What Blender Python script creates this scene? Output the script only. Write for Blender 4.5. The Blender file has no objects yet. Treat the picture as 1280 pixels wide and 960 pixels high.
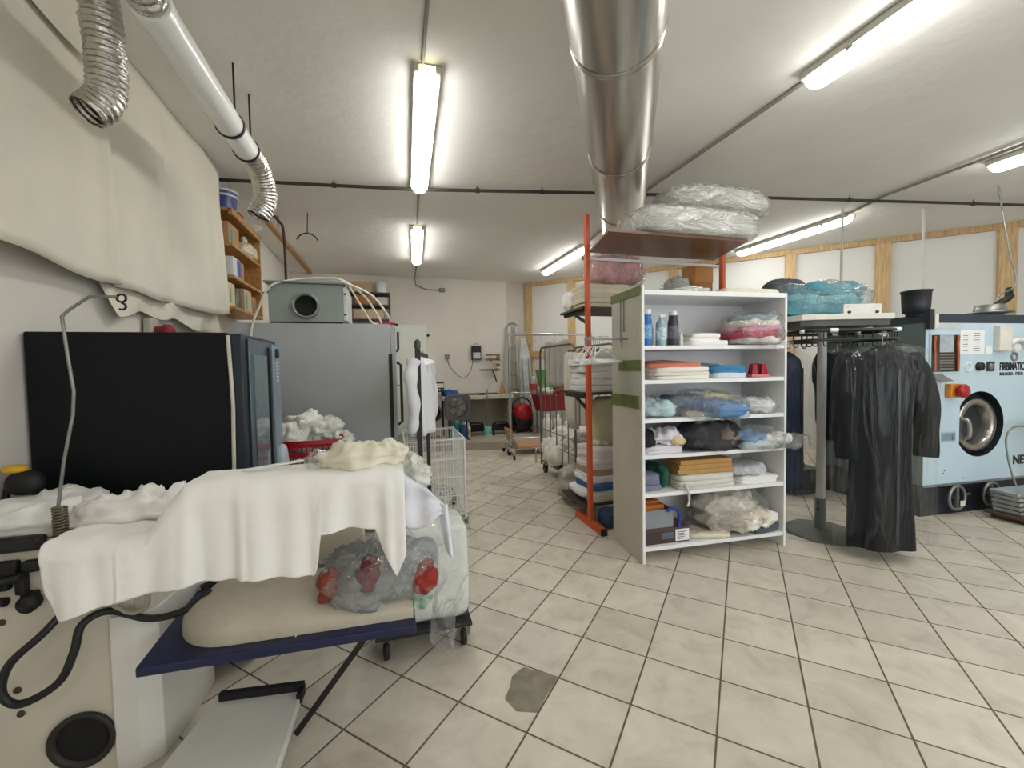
import bpy, math, random
from mathutils import Vector, Matrix, noise
R = math.radians
sin, cos, pi = math.sin, math.cos, math.pi
scene = bpy.context.scene
COL = scene.collection
random.seed(7)

# ------------------------------------------------------------------ camera
HC = 1.4598
def make_camera():
    F, pit, rol, yaw = 522.8, 0.0392782, -0.0176446, R(28.892 - 45)
    fwd0 = Vector((-sin(yaw), cos(yaw), 0)); right0 = Vector((cos(yaw), sin(yaw), 0)); z = Vector((0, 0, 1))
    fwd = fwd0 * cos(pit) - z * sin(pit); up0 = z * cos(pit) + fwd0 * sin(pit)
    c, s = cos(rol), sin(rol)
    rt = right0 * c + up0 * s; up = up0 * c - right0 * s
    m = Matrix((rt, up, -fwd)).transposed().to_4x4(); m.translation = Vector((0, 0, HC))
    cd = bpy.data.cameras.new('camera'); cd.sensor_width = 36; cd.lens = F / 1280 * 36
    cd.clip_start = 0.02
    co = bpy.data.objects.new('camera', cd); COL.objects.link(co); co.matrix_world = m
    scene.camera = co
make_camera()

# ------------------------------------------------------------------ materials
def lin(h):
    h = h.lstrip('#'); v = [int(h[i:i + 2], 16) / 255 for i in (0, 2, 4)]
    return tuple((x / 12.92 if x <= .04045 else ((x + .055) / 1.055) ** 2.4) for x in v) + (1,)
MATS = {}
def mat(name, col='#808080', rough=.6, metal=0., var=.06, scale=6., bump=0., bscale=None, emit=None, es=0., spec=None, sheen=0., alpha=None, stretch=None, trans=0.):
    if name in MATS: return MATS[name]
    m = bpy.data.materials.new(name); m.use_nodes = True
    nt = m.node_tree; b = nt.nodes['Principled BSDF']; L = nt.links
    c = lin(col)
    b.inputs['Base Color'].default_value = c; b.inputs['Roughness'].default_value = rough; b.inputs['Metallic'].default_value = metal
    if spec is not None: b.inputs['Specular IOR Level'].default_value = spec
    if sheen: b.inputs['Sheen Weight'].default_value = sheen
    if trans: b.inputs['Transmission Weight'].default_value = trans
    tc = nt.nodes.new('ShaderNodeTexCoord'); src = tc.outputs['Object']
    if stretch:
        mp = nt.nodes.new('ShaderNodeMapping'); mp.inputs['Scale'].default_value = stretch; L.new(src, mp.inputs['Vector']); src = mp.outputs['Vector']
    if var:
        n = nt.nodes.new('ShaderNodeTexNoise'); n.inputs['Scale'].default_value = scale; n.inputs['Detail'].default_value = 4
        L.new(src, n.inputs['Vector'])
        r = nt.nodes.new('ShaderNodeValToRGB'); r.color_ramp.elements[0].position = .3; r.color_ramp.elements[1].position = .7
        r.color_ramp.elements[0].color = tuple(max(0, x * (1 - var * 2)) for x in c[:3]) + (1,)
        r.color_ramp.elements[1].color = tuple(min(1, x * (1 + var)) for x in c[:3]) + (1,)
        L.new(n.outputs['Fac'], r.inputs['Fac']); L.new(r.outputs['Color'], b.inputs['Base Color'])
    if bump:
        n2 = nt.nodes.new('ShaderNodeTexNoise'); n2.inputs['Scale'].default_value = bscale or scale * 3; n2.inputs['Detail'].default_value = 5
        L.new(src, n2.inputs['Vector'])
        bp = nt.nodes.new('ShaderNodeBump'); bp.inputs['Strength'].default_value = bump; bp.inputs['Distance'].default_value = .02
        L.new(n2.outputs['Fac'], bp.inputs['Height']); L.new(bp.outputs['Normal'], b.inputs['Normal'])
    if emit:
        b.inputs['Emission Color'].default_value = lin(emit); b.inputs['Emission Strength'].default_value = es
    MATS[name] = m
    return m
def film(name, tint='#e8ecea', opacity=.10, rough=.07, bscale=9., gloss=.42, crease_glint=.13, stretch=None):
    """thin clear plastic: mostly see-through, with sharp wrinkle highlights"""
    if name in MATS: return MATS[name]
    m = bpy.data.materials.new(name); m.use_nodes = True; nt = m.node_tree; L = nt.links
    for n in list(nt.nodes):
        if n.type != 'OUTPUT_MATERIAL': nt.nodes.remove(n)
    out = [n for n in nt.nodes if n.type == 'OUTPUT_MATERIAL'][0]
    tr = nt.nodes.new('ShaderNodeBsdfTransparent')
    pb = nt.nodes.new('ShaderNodeBsdfPrincipled'); pb.inputs['Base Color'].default_value = lin(tint); pb.inputs['Roughness'].default_value = .5
    gl = nt.nodes.new('ShaderNodeBsdfGlossy'); gl.inputs['Roughness'].default_value = rough
    tc = nt.nodes.new('ShaderNodeTexCoord')
    nz = nt.nodes.new('ShaderNodeTexNoise'); nz.inputs['Scale'].default_value = bscale; nz.inputs['Detail'].default_value = 3; nz.inputs['Distortion'].default_value = 1.5
    if stretch:
        mp = nt.nodes.new('ShaderNodeMapping'); mp.inputs['Scale'].default_value = stretch; L.new(tc.outputs['Object'], mp.inputs['Vector']); L.new(mp.outputs[0], nz.inputs['Vector'])
    else: L.new(tc.outputs['Object'], nz.inputs['Vector'])
    # wrinkle ridges; the highlights on them are painted as whiter, less clear streaks
    rg = nt.nodes.new('ShaderNodeMath'); rg.operation = 'SUBTRACT'; rg.inputs[1].default_value = .5; L.new(nz.outputs['Fac'], rg.inputs[0])
    ab = nt.nodes.new('ShaderNodeMath'); ab.operation = 'ABSOLUTE'; L.new(rg.outputs[0], ab.inputs[0])
    cr = nt.nodes.new('ShaderNodeMapRange'); cr.inputs['From Min'].default_value = .0; cr.inputs['From Max'].default_value = .035; cr.inputs['To Min'].default_value = 1; cr.inputs['To Max'].default_value = 0
    L.new(ab.outputs[0], cr.inputs['Value'])
    hh = nt.nodes.new('ShaderNodeMath'); hh.operation = 'MULTIPLY_ADD'; hh.inputs[1].default_value = .25; L.new(cr.outputs[0], hh.inputs[0]); L.new(nz.outputs['Fac'], hh.inputs[2])
    bp = nt.nodes.new('ShaderNodeBump'); bp.inputs['Strength'].default_value = 1.; bp.inputs['Distance'].default_value = .06
    L.new(hh.outputs[0], bp.inputs['Height']); L.new(bp.outputs['Normal'], gl.inputs['Normal']); L.new(bp.outputs['Normal'], pb.inputs['Normal'])
    lw = nt.nodes.new('ShaderNodeLayerWeight'); lw.inputs['Blend'].default_value = .35; L.new(bp.outputs['Normal'], lw.inputs['Normal'])
    mx = nt.nodes.new('ShaderNodeMixShader')
    oo = nt.nodes.new('ShaderNodeMath'); oo.operation = 'MULTIPLY_ADD'; oo.inputs[1].default_value = crease_glint; oo.inputs[2].default_value = opacity; L.new(cr.outputs[0], oo.inputs[0]); L.new(oo.outputs[0], mx.inputs['Fac'])
    L.new(tr.outputs[0], mx.inputs[1]); L.new(pb.outputs[0], mx.inputs[2])
    ma = nt.nodes.new('ShaderNodeMath'); ma.operation = 'MULTIPLY'; ma.inputs[1].default_value = gloss
    L.new(lw.outputs['Facing'], ma.inputs[0])
    m2 = nt.nodes.new('ShaderNodeMixShader'); L.new(ma.outputs[0], m2.inputs['Fac']); L.new(mx.outputs[0], m2.inputs[1]); L.new(gl.outputs[0], m2.inputs[2])
    L.new(m2.outputs[0], out.inputs['Surface'])
    MATS[name] = m
    return m
def floor_mat():
    m = bpy.data.materials.new('floor_tiles'); m.use_nodes = True; nt = m.node_tree; L = nt.links; b = nt.nodes['Principled BSDF']
    N = nt.nodes.new
    def math_(op, a, bb=None):
        n = N('ShaderNodeMath'); n.operation = op
        for i, v in enumerate((a, bb)):
            if v is None: continue
            if isinstance(v, (int, float)): n.inputs[i].default_value = v
            else: L.new(v, n.inputs[i])
        return n.outputs[0]
    tc = N('ShaderNodeTexCoord'); mp = N('ShaderNodeMapping'); mp.vector_type = 'TEXTURE'
    T = .3333
    mp.inputs['Location'].default_value = (.2454, 1.779, 0); mp.inputs['Rotation'].default_value = (0, 0, R(45)); mp.inputs['Scale'].default_value = (T, T, T)
    L.new(tc.outputs['Object'], mp.inputs['Vector'])
    wob = N('ShaderNodeTexNoise'); wob.inputs['Scale'].default_value = 1.3
    L.new(mp.outputs['Vector'], wob.inputs['Vector'])
    sp = N('ShaderNodeSeparateXYZ'); L.new(mp.outputs['Vector'], sp.inputs[0])
    edge = None; cells = []
    for ax in ('X', 'Y'):
        o = math_('ADD', sp.outputs[ax], 100.0)
        f = math_('FRACT', o); cells.append(math_('FLOOR', o))
        d = math_('SUBTRACT', .5, math_('ABSOLUTE', math_('SUBTRACT', f, .5)))
        edge = d if edge is None else math_('MINIMUM', edge, d)
    mr = N('ShaderNodeMapRange'); mr.inputs['From Min'].default_value = .008; mr.inputs['From Max'].default_value = .016; L.new(edge, mr.inputs['Value'])
    cb = N('ShaderNodeCombineXYZ'); L.new(cells[0], cb.inputs[0]); L.new(cells[1], cb.inputs[1])
    wn = N('ShaderNodeTexWhiteNoise'); wn.noise_dimensions = '3D'; L.new(cb.outputs[0], wn.inputs['Vector'])
    va = N('ShaderNodeVectorMath'); va.operation = 'MULTIPLY_ADD'; va.inputs[1].default_value = (7, 7, 7)
    L.new(wn.outputs['Color'], va.inputs[0]); L.new(mp.outputs['Vector'], va.inputs[2])
    nz = N('ShaderNodeTexNoise'); nz.inputs['Scale'].default_value = 1.8; nz.inputs['Detail'].default_value = 7; nz.inputs['Roughness'].default_value = .62; nz.inputs['Distortion'].default_value = .6
    L.new(va.outputs[0], nz.inputs['Vector'])
    r = N('ShaderNodeValToRGB'); e = r.color_ramp.elements
    e[0].position = .27; e[0].color = lin('#b0a899'); e[1].position = .7; e[1].color = lin('#d3ccbd')
    x = r.color_ramp.elements.new(.47); x.color = lin('#c6bfb0')
    L.new(nz.outputs['Fac'], r.inputs['Fac'])
    hs = N('ShaderNodeHueSaturation'); L.new(r.outputs['Color'], hs.inputs['Color'])
    L.new(math_('ADD', math_('MULTIPLY', wn.outputs['Value'], .16), .9), hs.inputs['Value'])
    dz = N('ShaderNodeTexNoise'); dz.inputs['Scale'].default_value = 1.1; dz.inputs['Detail'].default_value = 6; L.new(mp.outputs['Vector'], dz.inputs['Vector'])
    dr = N('ShaderNodeValToRGB'); dr.color_ramp.elements[0].position = .66; dr.color_ramp.elements[0].color = (0, 0, 0, 1); dr.color_ramp.elements[1].position = .8; dr.color_ramp.elements[1].color = (.45, .45, .45, 1)
    L.new(dz.outputs['Fac'], dr.inputs['Fac'])
    m0 = N('ShaderNodeMix'); m0.data_type = 'RGBA'; L.new(dr.outputs['Color'], m0.inputs[0]); L.new(hs.outputs['Color'], m0.inputs[6]); m0.inputs[7].default_value = lin('#8d8475')
    m1 = N('ShaderNodeMix'); m1.data_type = 'RGBA'; L.new(mr.outputs[0], m1.inputs[0]); m1.inputs[6].default_value = lin('#5c5144'); L.new(m0.outputs[2], m1.inputs[7])
    L.new(m1.outputs[2], b.inputs['Base Color'])
    rr = N('ShaderNodeMapRange'); rr.inputs['To Min'].default_value = .85; rr.inputs['To Max'].default_value = .36; L.new(mr.outputs[0], rr.inputs['Value']); L.new(rr.outputs[0], b.inputs['Roughness'])
    bp = N('ShaderNodeBump'); bp.inputs['Strength'].default_value = .5; bp.inputs['Distance'].default_value = .004; L.new(mr.outputs[0], bp.inputs['Height']); L.new(bp.outputs['Normal'], b.inputs['Normal'])
    return m

# ------------------------------------------------------------------ mesh builder
def fbm(p, f, seed=0.):
    v = Vector((p[0] * f + seed * 13.7, p[1] * f - seed * 7.1, p[2] * f + seed * 3.3))
    return noise.noise(v) + .5 * noise.noise(v * 2.1)
class MB:
    def __init__(s): s.v = []; s.f = []; s.m = []; s.sm = []
    def add(s, vs, fs, mi=0, smooth=False):
        o = len(s.v); s.v += [tuple(v) for v in vs]
        for f in fs: s.f.append(tuple(o + i for i in f)); s.m.append(mi); s.sm.append(smooth)
        return s
    def box(s, x0, x1, y0, y1, z0, z1, mi=0):
        vs = [(x, y, z) for z in (z0, z1) for x, y in ((x0, y0), (x1, y0), (x1, y1), (x0, y1))]
        return s.add(vs, [(3, 2, 1, 0), (4, 5, 6, 7), (0, 1, 5, 4), (1, 2, 6, 5), (2, 3, 7, 6), (3, 0, 4, 7)], mi)
    def bar(s, a, b, w, h, mi=0, up=(0, 0, 1)):
        a = Vector(a); b = Vector(b); d = (b - a).normalized(); u = Vector(up)
        if abs(d.dot(u)) > .98: u = Vector((1, 0, 0))
        x = d.cross(u).normalized(); y = x.cross(d)
        vs = []
        for p in (a, b):
            for i, j in ((-1, -1), (1, -1), (1, 1), (-1, 1)): vs.append(p + x * (i * w / 2) + y * (j * h / 2))
        return s.add(vs, [(3, 2, 1, 0), (4, 5, 6, 7), (0, 1, 5, 4), (1, 2, 6, 5), (2, 3, 7, 6), (3, 0, 4, 7)], mi)
    def tube(s, pts, r, n=8, mi=0, cap=True, closed=False, rf=None):
        pts = [Vector(p) for p in pts]; k = len(pts); rings = []; prev = None
        for i, p in enumerate(pts):
            if closed: t = (pts[(i + 1) % k] - pts[i - 1])
            else: t = pts[min(i + 1, k - 1)] - pts[max(i - 1, 0)]
            t = t.normalized() if t.length > 1e-9 else Vector((0, 0, 1))
            if prev is None:
                u = Vector((0, 0, 1)) if abs(t.z) < .9 else Vector((1, 0, 0)); x = t.cross(u).normalized()
            else:
                x = prev - t * prev.dot(t)
                x = x.normalized() if x.length > 1e-6 else t.orthogonal().normalized()
            prev = x; y = t.cross(x)
            rr = rf(i / (k - 1)) if rf else (r[i] if isinstance(r, (list, tuple)) else r)
            rings.append([p + x * (cos(2 * pi * j / n) * rr) + y * (sin(2 * pi * j / n) * rr) for j in range(n)])
        vs = [v for rg in rings for v in rg]; fs = []
        for i in range(k if closed else k - 1):
            a = i * n; b = ((i + 1) % k) * n
            for j in range(n): fs.append((a + j, a + (j + 1) % n, b + (j + 1) % n, b + j))
        s.add(vs, fs, mi, True)
        if cap and not closed: s.add(rings[0], [tuple(range(n))[::-1]], mi); s.add(rings[-1], [tuple(range(n))], mi)
        return s
    def lathe(s, prof, c=(0, 0, 0), axis=(0, 0, 1), n=24, mi=0, cap=True, smooth=True):
        ax = Vector(axis).normalized(); x = ax.orthogonal().normalized(); y = ax.cross(x); c = Vector(c); vs = []
        for r, h in prof:
            for j in range(n): vs.append(c + ax * h + x * (cos(2 * pi * j / n) * r) + y * (sin(2 * pi * j / n) * r))
        fs = []
        for i in range(len(prof) - 1):
            for j in range(n): fs.append((i * n + j, i * n + (j + 1) % n, (i + 1) * n + (j + 1) % n, (i + 1) * n + j))
        s.add(vs, fs, mi, smooth)
        if cap:
            s.add(vs[:n], [tuple(range(n))[::-1]], mi); s.add(vs[-n:], [tuple(range(n))], mi)
        return s
    def prism(s, poly, z0, z1, mi=0):
        n = len(poly); vs = [(x, y, z0) for x, y in poly] + [(x, y, z1) for x, y in poly]
        fs = [tuple(range(n))[::-1], tuple(range(n, 2 * n))] + [(i, (i + 1) % n, n + (i + 1) % n, n + i) for i in range(n)]
        return s.add(vs, fs, mi)
    def grid(s, fn, nu, nv, mi=0, smooth=True):
        vs = [fn(i / nu, j / nv) for i in range(nu + 1) for j in range(nv + 1)]
        fs = [(i * (nv + 1) + j, (i + 1) * (nv + 1) + j, (i + 1) * (nv + 1) + j + 1, i * (nv + 1) + j + 1) for i in range(nu) for j in range(nv)]
        return s.add(vs, fs, mi, smooth)
    def blob(s, c, r, p=2.6, amp=.06, freq=3., seed=0., n=26, mi=0, zmin=None, ripple=0., pz=None):
        """soft superellipsoid lump with creases"""
        cx, cy, cz = c; vs = []; nu, nv = n * 2, n
        def sp(a, e): return math.copysign(abs(a) ** e, a)
        e = 2 / p; ez = 2 / (pz or p)
        for i in range(nv + 1):
            ph = -pi / 2 + pi * i / nv
            for j in range(nu):
                th = 2 * pi * j / nu
                x = sp(cos(ph), ez) * sp(cos(th), e); y = sp(cos(ph), ez) * sp(sin(th), e); z = sp(sin(ph), ez)
                q = (x * r[0], y * r[1], z * r[2]); mr = min(r)
                k = fbm((cx + q[0], cy + q[1], cz + q[2]), freq, seed) * amp
                if amp:
                    w_ = Vector((cx + q[0], cy + q[1], cz + q[2])) * freq * 1.9 + Vector((seed * 5.1, 2.3, -seed))
                    w_ += Vector((noise.noise(w_ * .5), noise.noise(w_ * .5 + Vector((9, 0, 0))), 0)) * 1.2
                    k += amp * .75 * ((1 - abs(noise.noise(w_))) ** 4 - .35)
                if ripple: k += ripple * sin(z * 9 + 2.5 * fbm((cx + q[0], cy + q[1], cz + q[2]), freq * .6, seed + 3)) * .5
                d = Vector((x / r[0], y / r[1], z / r[2])); d = d.normalized() if d.length > 1e-9 else Vector((0, 0, 1))
                v = Vector((cx + q[0], cy + q[1], cz + q[2])) + d * k
                if zmin is not None and v.z < zmin: v.z = zmin
                vs.append(v)
        fs = []
        for i in range(nv):
            for j in range(nu): fs.append((i * nu + j, i * nu + (j + 1) % nu, (i + 1) * nu + (j + 1) % nu, (i + 1) * nu + j))
        return s.add(vs, fs, mi, True)
    def slab(s, c, w, d, z0, h, layers=1, rot=0., amp=.006, seed=0., mi=None, round_=.35, n=36):
        """folded cloth pile: every layer a rounded slab with a bulging folded edge"""
        cr, sr = cos(rot), sin(rot); lh = h / layers
        for k in range(layers):
            prof = [(.90, 0), (.985, .12), (1.0, .5), (.985, .88), (.90, 1.0)]
            vs = []; ox = fbm((k, seed, 0), 1.3, seed) * amp * 2; oy = fbm((0, k, seed), 1.7, seed) * amp * 2
            sc = 1 - .02 * abs(fbm((k, 2, seed), 2.3))
            for f, t in prof:
                for j in range(n):
                    a = 2 * pi * j / n; e = .32
                    x = math.copysign(abs(cos(a)) ** e, cos(a)) * w / 2 * (1 - (1 - f) * .12) * sc + ox
                    y = math.copysign(abs(sin(a)) ** e, sin(a)) * d / 2 * (1 - (1 - f) * .12) * sc + oy
                    x += fbm((x, y, k), 6, seed) * amp; y += fbm((y, x, k + 5), 6, seed) * amp
                    z = z0 + (k + t) * lh + (fbm((x, y, k), 4, seed + 1) * amp * .8 if (k + t) > 0 else 0)
                    if k == 0 and t == 0: z = z0
                    vs.append((c[0] + x * cr - y * sr, c[1] + x * sr + y * cr, max(z, z0)))
            fs = [(i * n + j, i * n + (j + 1) % n, (i + 1) * n + (j + 1) % n, (i + 1) * n + j) for i in range(4) for j in range(n)]
            m_ = (mi[k % len(mi)] if isinstance(mi, (list, tuple)) else (mi or 0))
            top = len(vs); zc = max(v[2] for v in vs[-n:]) ; vs.append((c[0] + ox, c[1] + oy, sum(v[2] for v in vs[-n:]) / n + amp))
            fs += [(4 * n + j, 4 * n + (j + 1) % n, top) for j in range(n)] + [tuple(range(n))[::-1]]
            s.add(vs, fs, m_, True)
        return s
    def loft(s, secs, n=32, mi=0, cap=True, ripple=0., rk=7, seed=0.):
        """stack of ellipses (z, cx, cy, rx, ry), with vertical fabric folds"""
        vs = []
        for i, (z, cx, cy, rx, ry) in enumerate(secs):
            t = i / max(1, len(secs) - 1)
            for j in range(n):
                a = 2 * pi * j / n
                k = 1 + ripple * t * (sin(rk * a + seed) + .6 * sin((rk * 2 - 3) * a + seed * 2 + t * 2))
                vs.append((cx + cos(a) * rx * k, cy + sin(a) * ry * k, z))
        fs = [(i * n + j, (i + 1) * n + j, (i + 1) * n + (j + 1) % n, i * n + (j + 1) % n) for i in range(len(secs) - 1) for j in range(n)]
        if cap: fs += [tuple(range(n)), tuple((len(secs) - 1) * n + j for j in range(n))[::-1]]
        return s.add(vs, fs, mi, True)
    def build(s, name, mats, parent=None, bevel=0., label=None, sub=0, solid=0., seg=2, autosm=False):
        me = bpy.data.meshes.new(name)
        vs = s.v
        loc = Vector((0, 0, 0))
        if parent is None and vs:
            xs = [v[0] for v in vs]; ys = [v[1] for v in vs]; zs = [v[2] for v in vs]
            loc = Vector(((min(xs) + max(xs)) / 2, (min(ys) + max(ys)) / 2, min(zs))); vs = [(v[0] - loc.x, v[1] - loc.y, v[2] - loc.z) for v in vs]
        me.from_pydata(vs, [], s.f)
        me.polygons.foreach_set('material_index', s.m); me.polygons.foreach_set('use_smooth', s.sm)
        for m in (mats if isinstance(mats, (list, tuple)) else [mats]): me.materials.append(m)
        me.update()
        o = bpy.data.objects.new(name, me); COL.objects.link(o); o.location = loc
        if parent is not None: o.parent = parent
        if solid:
            md = o.modifiers.new('solid', 'SOLIDIFY'); md.thickness = solid; md.offset = 0
        if bevel:
            md = o.modifiers.new('bevel', 'BEVEL'); md.width = bevel; md.segments = seg; md.limit_method = 'ANGLE'; md.angle_limit = R(40)
        if sub:
            md = o.modifiers.new('sub', 'SUBSURF'); md.levels = sub; md.render_levels = sub
        if label: o['label'] = label
        return o
def tag(o, label, cat, group=None):
    o['label'] = label; o['category'] = cat
    if group: o['group'] = group
    return o
def thing(name, label, cat, loc=(0, 0, 0), rot=0., group=None):
    o = bpy.data.objects.new(name, None); COL.objects.link(o); o.location = loc; o.rotation_euler = (0, 0, rot); o.empty_display_size = .05
    return tag(o, label, cat, group)
def struct(o): o['kind'] = 'structure'; return o
def copy_tree(o, parent=None):
    c = o.copy(); COL.objects.link(c)
    if parent is not None: c.parent = parent
    for ch in list(o.children): copy_tree(ch, c)
    return c
def smooth_path(pts, n=8, closed=False):
    """Catmull-Rom through points"""
    P = [Vector(p) for p in pts]; out = []; k = len(P)
    for i in range(k if closed else k - 1):
        p0 = P[(i - 1) % k] if closed or i > 0 else P[0]; p1 = P[i]; p2 = P[(i + 1) % k]; p3 = P[(i + 2) % k] if closed or i + 2 < k else P[-1]
        for j in range(n):
            t = j / n
            out.append(.5 * ((2 * p1) + (p2 - p0) * t + (2 * p0 - 5 * p1 + 4 * p2 - p3) * t * t + (3 * p1 - p0 - 3 * p2 + p3) * t ** 3))
    if not closed: out.append(P[-1])
    return out
def arc(c, r, a0, a1, n, ax='xz'):
    o = []
    for i in range(n + 1):
        a = a0 + (a1 - a0) * i / n; u, v = cos(a) * r, sin(a) * r
        o.append((c[0] + u, c[1], c[2] + v) if ax == 'xz' else (c[0] + u, c[1] + v, c[2]) if ax == 'xy' else (c[0], c[1] + u, c[2] + v))
    return o
def interp(tab, x):
    if x <= tab[0][0]: return tab[0][1]
    for (a, b), (c, d) in zip(tab, tab[1:]):
        if x <= c: return b + (d - b) * (x - a) / (c - a)
    return tab[-1][1]
def text_mesh(name, body, size, m, parent, loc, rot, extrude=.001, label=None, xs=1., bold=0.):
    cu = bpy.data.curves.new(name, 'FONT'); cu.body = body; cu.size = size; cu.extrude = extrude; cu.offset = bold
    t = bpy.data.objects.new(name + '_curve', cu); COL.objects.link(t)
    dg = bpy.context.evaluated_depsgraph_get(); me = bpy.data.meshes.new_from_object(t.evaluated_get(dg))
    bpy.data.objects.remove(t); bpy.data.curves.remove(cu)
    me.materials.clear(); me.materials.append(m)
    o = bpy.data.objects.new(name, me); COL.objects.link(o); o.parent = parent; o.location = loc; o.rotation_euler = rot; o.scale = (xs, 1, 1)
    if label: o['label'] = label
    return o
# ------------------------------------------------------------------ common materials
M_ceil = mat('ceiling_plaster', '#e9e8e3', .9, var=.03, scale=1.2, bump=.35, bscale=7)
M_wall = mat('wall_plaster', '#d6d2ca', .88, var=.025, scale=1.5, bump=.15, bscale=20)
M_wallw = mat('wall_plaster_warm', '#ddd8cf', .88, var=.03, scale=1.3, bump=.12, bscale=18)
M_panel = mat('wall_board', '#dfdfdb', .8, var=.02, scale=1.)
M_wood = mat('pine', '#cbab7c', .6, var=.14, scale=3, stretch=(14, 14, 1.2), bump=.1)
M_woodd = mat('shelf_wood', '#b98a52', .55, var=.15, scale=3, stretch=(12, 2, 12), bump=.08)
M_white = mat('white_laminate', '#e6e7e8', .4, var=.015)
M_whitem = mat('white_metal', '#e2e3e3', .35, var=.01)
M_black = mat('black_metal', '#17181a', .45, var=.05)
M_rubber = mat('black_rubber', '#131313', .6, var=.05)
M_chrome = mat('chrome', '#d0d0cc', .16, 1., var=.03)
M_steel = mat('stainless', '#c2beb6', .27, 1., var=.10, scale=2.5, stretch=(7, .5, 7), bump=.05)
M_galv = mat('grey_steel', '#8f918e', .42, .7, var=.06)
M_alu = mat('foil', '#cfccc6', .26, 1., var=.08, scale=18, bump=.5, bscale=40)
M_linen = mat('white_linen', '#ecebe8', .85, var=.02, scale=5, bump=.3, bscale=8, sheen=.1)
M_cream = mat('cream_cotton', '#dedac6', .85, var=.04, scale=5, bump=.15, bscale=30)
M_film = film('clear_film')
M_film2 = film('milky_film', '#e9e8e2', .36, .12, 5, crease_glint=.1, stretch=(.8, 2.5, 2.5))
M_film3 = film('coat_film', '#cfd4d2', .01, .09, 3.2, gloss=.13, crease_glint=.03, stretch=(1.6, 1.6, .28))
M_card = mat('cardboard', '#b58e62', .8, var=.06)
M_dark = mat('dark_interior', '#0d0d0d', .8, var=0)

# ------------------------------------------------------------------ room
pts = [(-1.55, -3), (-1.55, 3), (-1.77, 8.72), (2.45, 8.8), (2.95, 8.95), (9.6, 2.3), (9.6, -3)]
fl = MB(); fl.v = [(-2.2, -3.4, 0), (10, -3.4, 0), (10, 9.4, 0), (-2.2, 9.4, 0), (-2.2, -3.4, -.1), (10, -3.4, -.1), (10, 9.4, -.1), (-2.2, 9.4, -.1)]
fl.f = [(0, 1, 2, 3), (7, 6, 5, 4), (4, 5, 1, 0), (5, 6, 2, 1), (6, 7, 3, 2), (7, 4, 0, 3)]; fl.m = [0] * 6; fl.sm = [False] * 6
me = bpy.data.meshes.new('floor'); me.from_pydata(fl.v, [], fl.f); me.materials.append(floor_mat())
floor = bpy.data.objects.new('floor', me); COL.objects.link(floor); struct(floor)
patch = [(0.443, 1.737), (0.471, 1.656), (0.555, 1.621), (0.623, 1.695), (0.711, 1.778), (0.664, 1.836), (0.611, 1.869), (0.586, 1.894), (0.559, 1.885), (0.509, 1.852), (0.48, 1.789)]
MB().prism(patch, 0.0002, .002).build('mortar_patch', mat('mortar', '#86806f', .95, var=.12, scale=14, bump=.5, bscale=40), floor, label='rough grey mortar filling a broken tile')
struct(MB().prism([(-2.2, -3.4), (10, -3.4), (10, 9.4), (-2.2, 9.4)], 3.32, 3.42).build('ceiling', M_ceil))
def wall(name, a, b, m, z0=0, z1=3.32, t=.12):
    a = Vector((a[0], a[1], 0)); b = Vector((b[0], b[1], 0)); d = (b - a).normalized(); n = Vector((-d.y, d.x, 0))
    p = [a, b, b + n * t, a + n * t]
    return struct(MB().prism([(q.x, q.y) for q in p], z0, z1).build(name, m))
# walls run clockwise seen from above so that their thickness lies outside the room
wall('wall_left', (-1.55, -3), (-1.55, 3), M_wall); wall('wall_left_far', (-1.55, 3), (-1.77, 8.72), M_wallw)
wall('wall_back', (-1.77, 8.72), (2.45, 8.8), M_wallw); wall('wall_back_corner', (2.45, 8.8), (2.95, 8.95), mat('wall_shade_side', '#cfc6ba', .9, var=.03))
wall('wall_right', (2.95, 8.95), (9.6, 2.3), M_panel); wall('wall_right_near', (9.6, 2.3), (9.6, -3), M_wall); wall('wall_front', (9.6, -3), (7.2, -3), M_wall); wall('wall_front_post', (1.1, -3), (-1.55, -3), M_wall)
wall('wall_front_sill', (7.2, -3), (1.1, -3), M_wall, 0, .5); wall('wall_front_head', (7.2, -3), (1.1, -3), M_wall, 2.9, 3.32)
wf = MB()  # unseen window behind the viewer, added to let in daylight
for x in (1.13, 3.15, 5.15, 7.17): wf.box(x - .03, x + .03, -3.08, -3.02, .5, 2.9)
wf.box(1.1, 7.2, -3.08, -3.02, .5, .56).box(1.1, 7.2, -3.08, -3.02, 2.84, 2.9)
wfo = struct(wf.build('added_window_1', M_whitem))
MB().box(1.1, 7.2, -3.052, -3.048, .5, 2.9).build('pane', film('added_window_glass', '#ffffff', .0, .02, 1, .25), wfo).location = -wfo.location
po = bpy.data.lights.new('added_daylight_portal', 'AREA'); po.shape = 'RECTANGLE'; po.size = 6.1; po.size_y = 2.4; po.cycles.is_portal = True  # guides sky light through the added window
pob = bpy.data.objects.new('added_daylight_portal', po); COL.objects.link(pob); pob.location = (4.15, -3.13, 1.7); pob.rotation_euler = (R(90), 0, 0)
# raised step along the back
struct(MB().prism([(-1.745, 7.98), (5.4, 6.42), (2.95, 8.94), (2.45, 8.79), (-1.765, 8.71)], 0, .14).build('floor_step', mat('step_tile', '#a29b8d', .6, var=.08, scale=3)))
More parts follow.
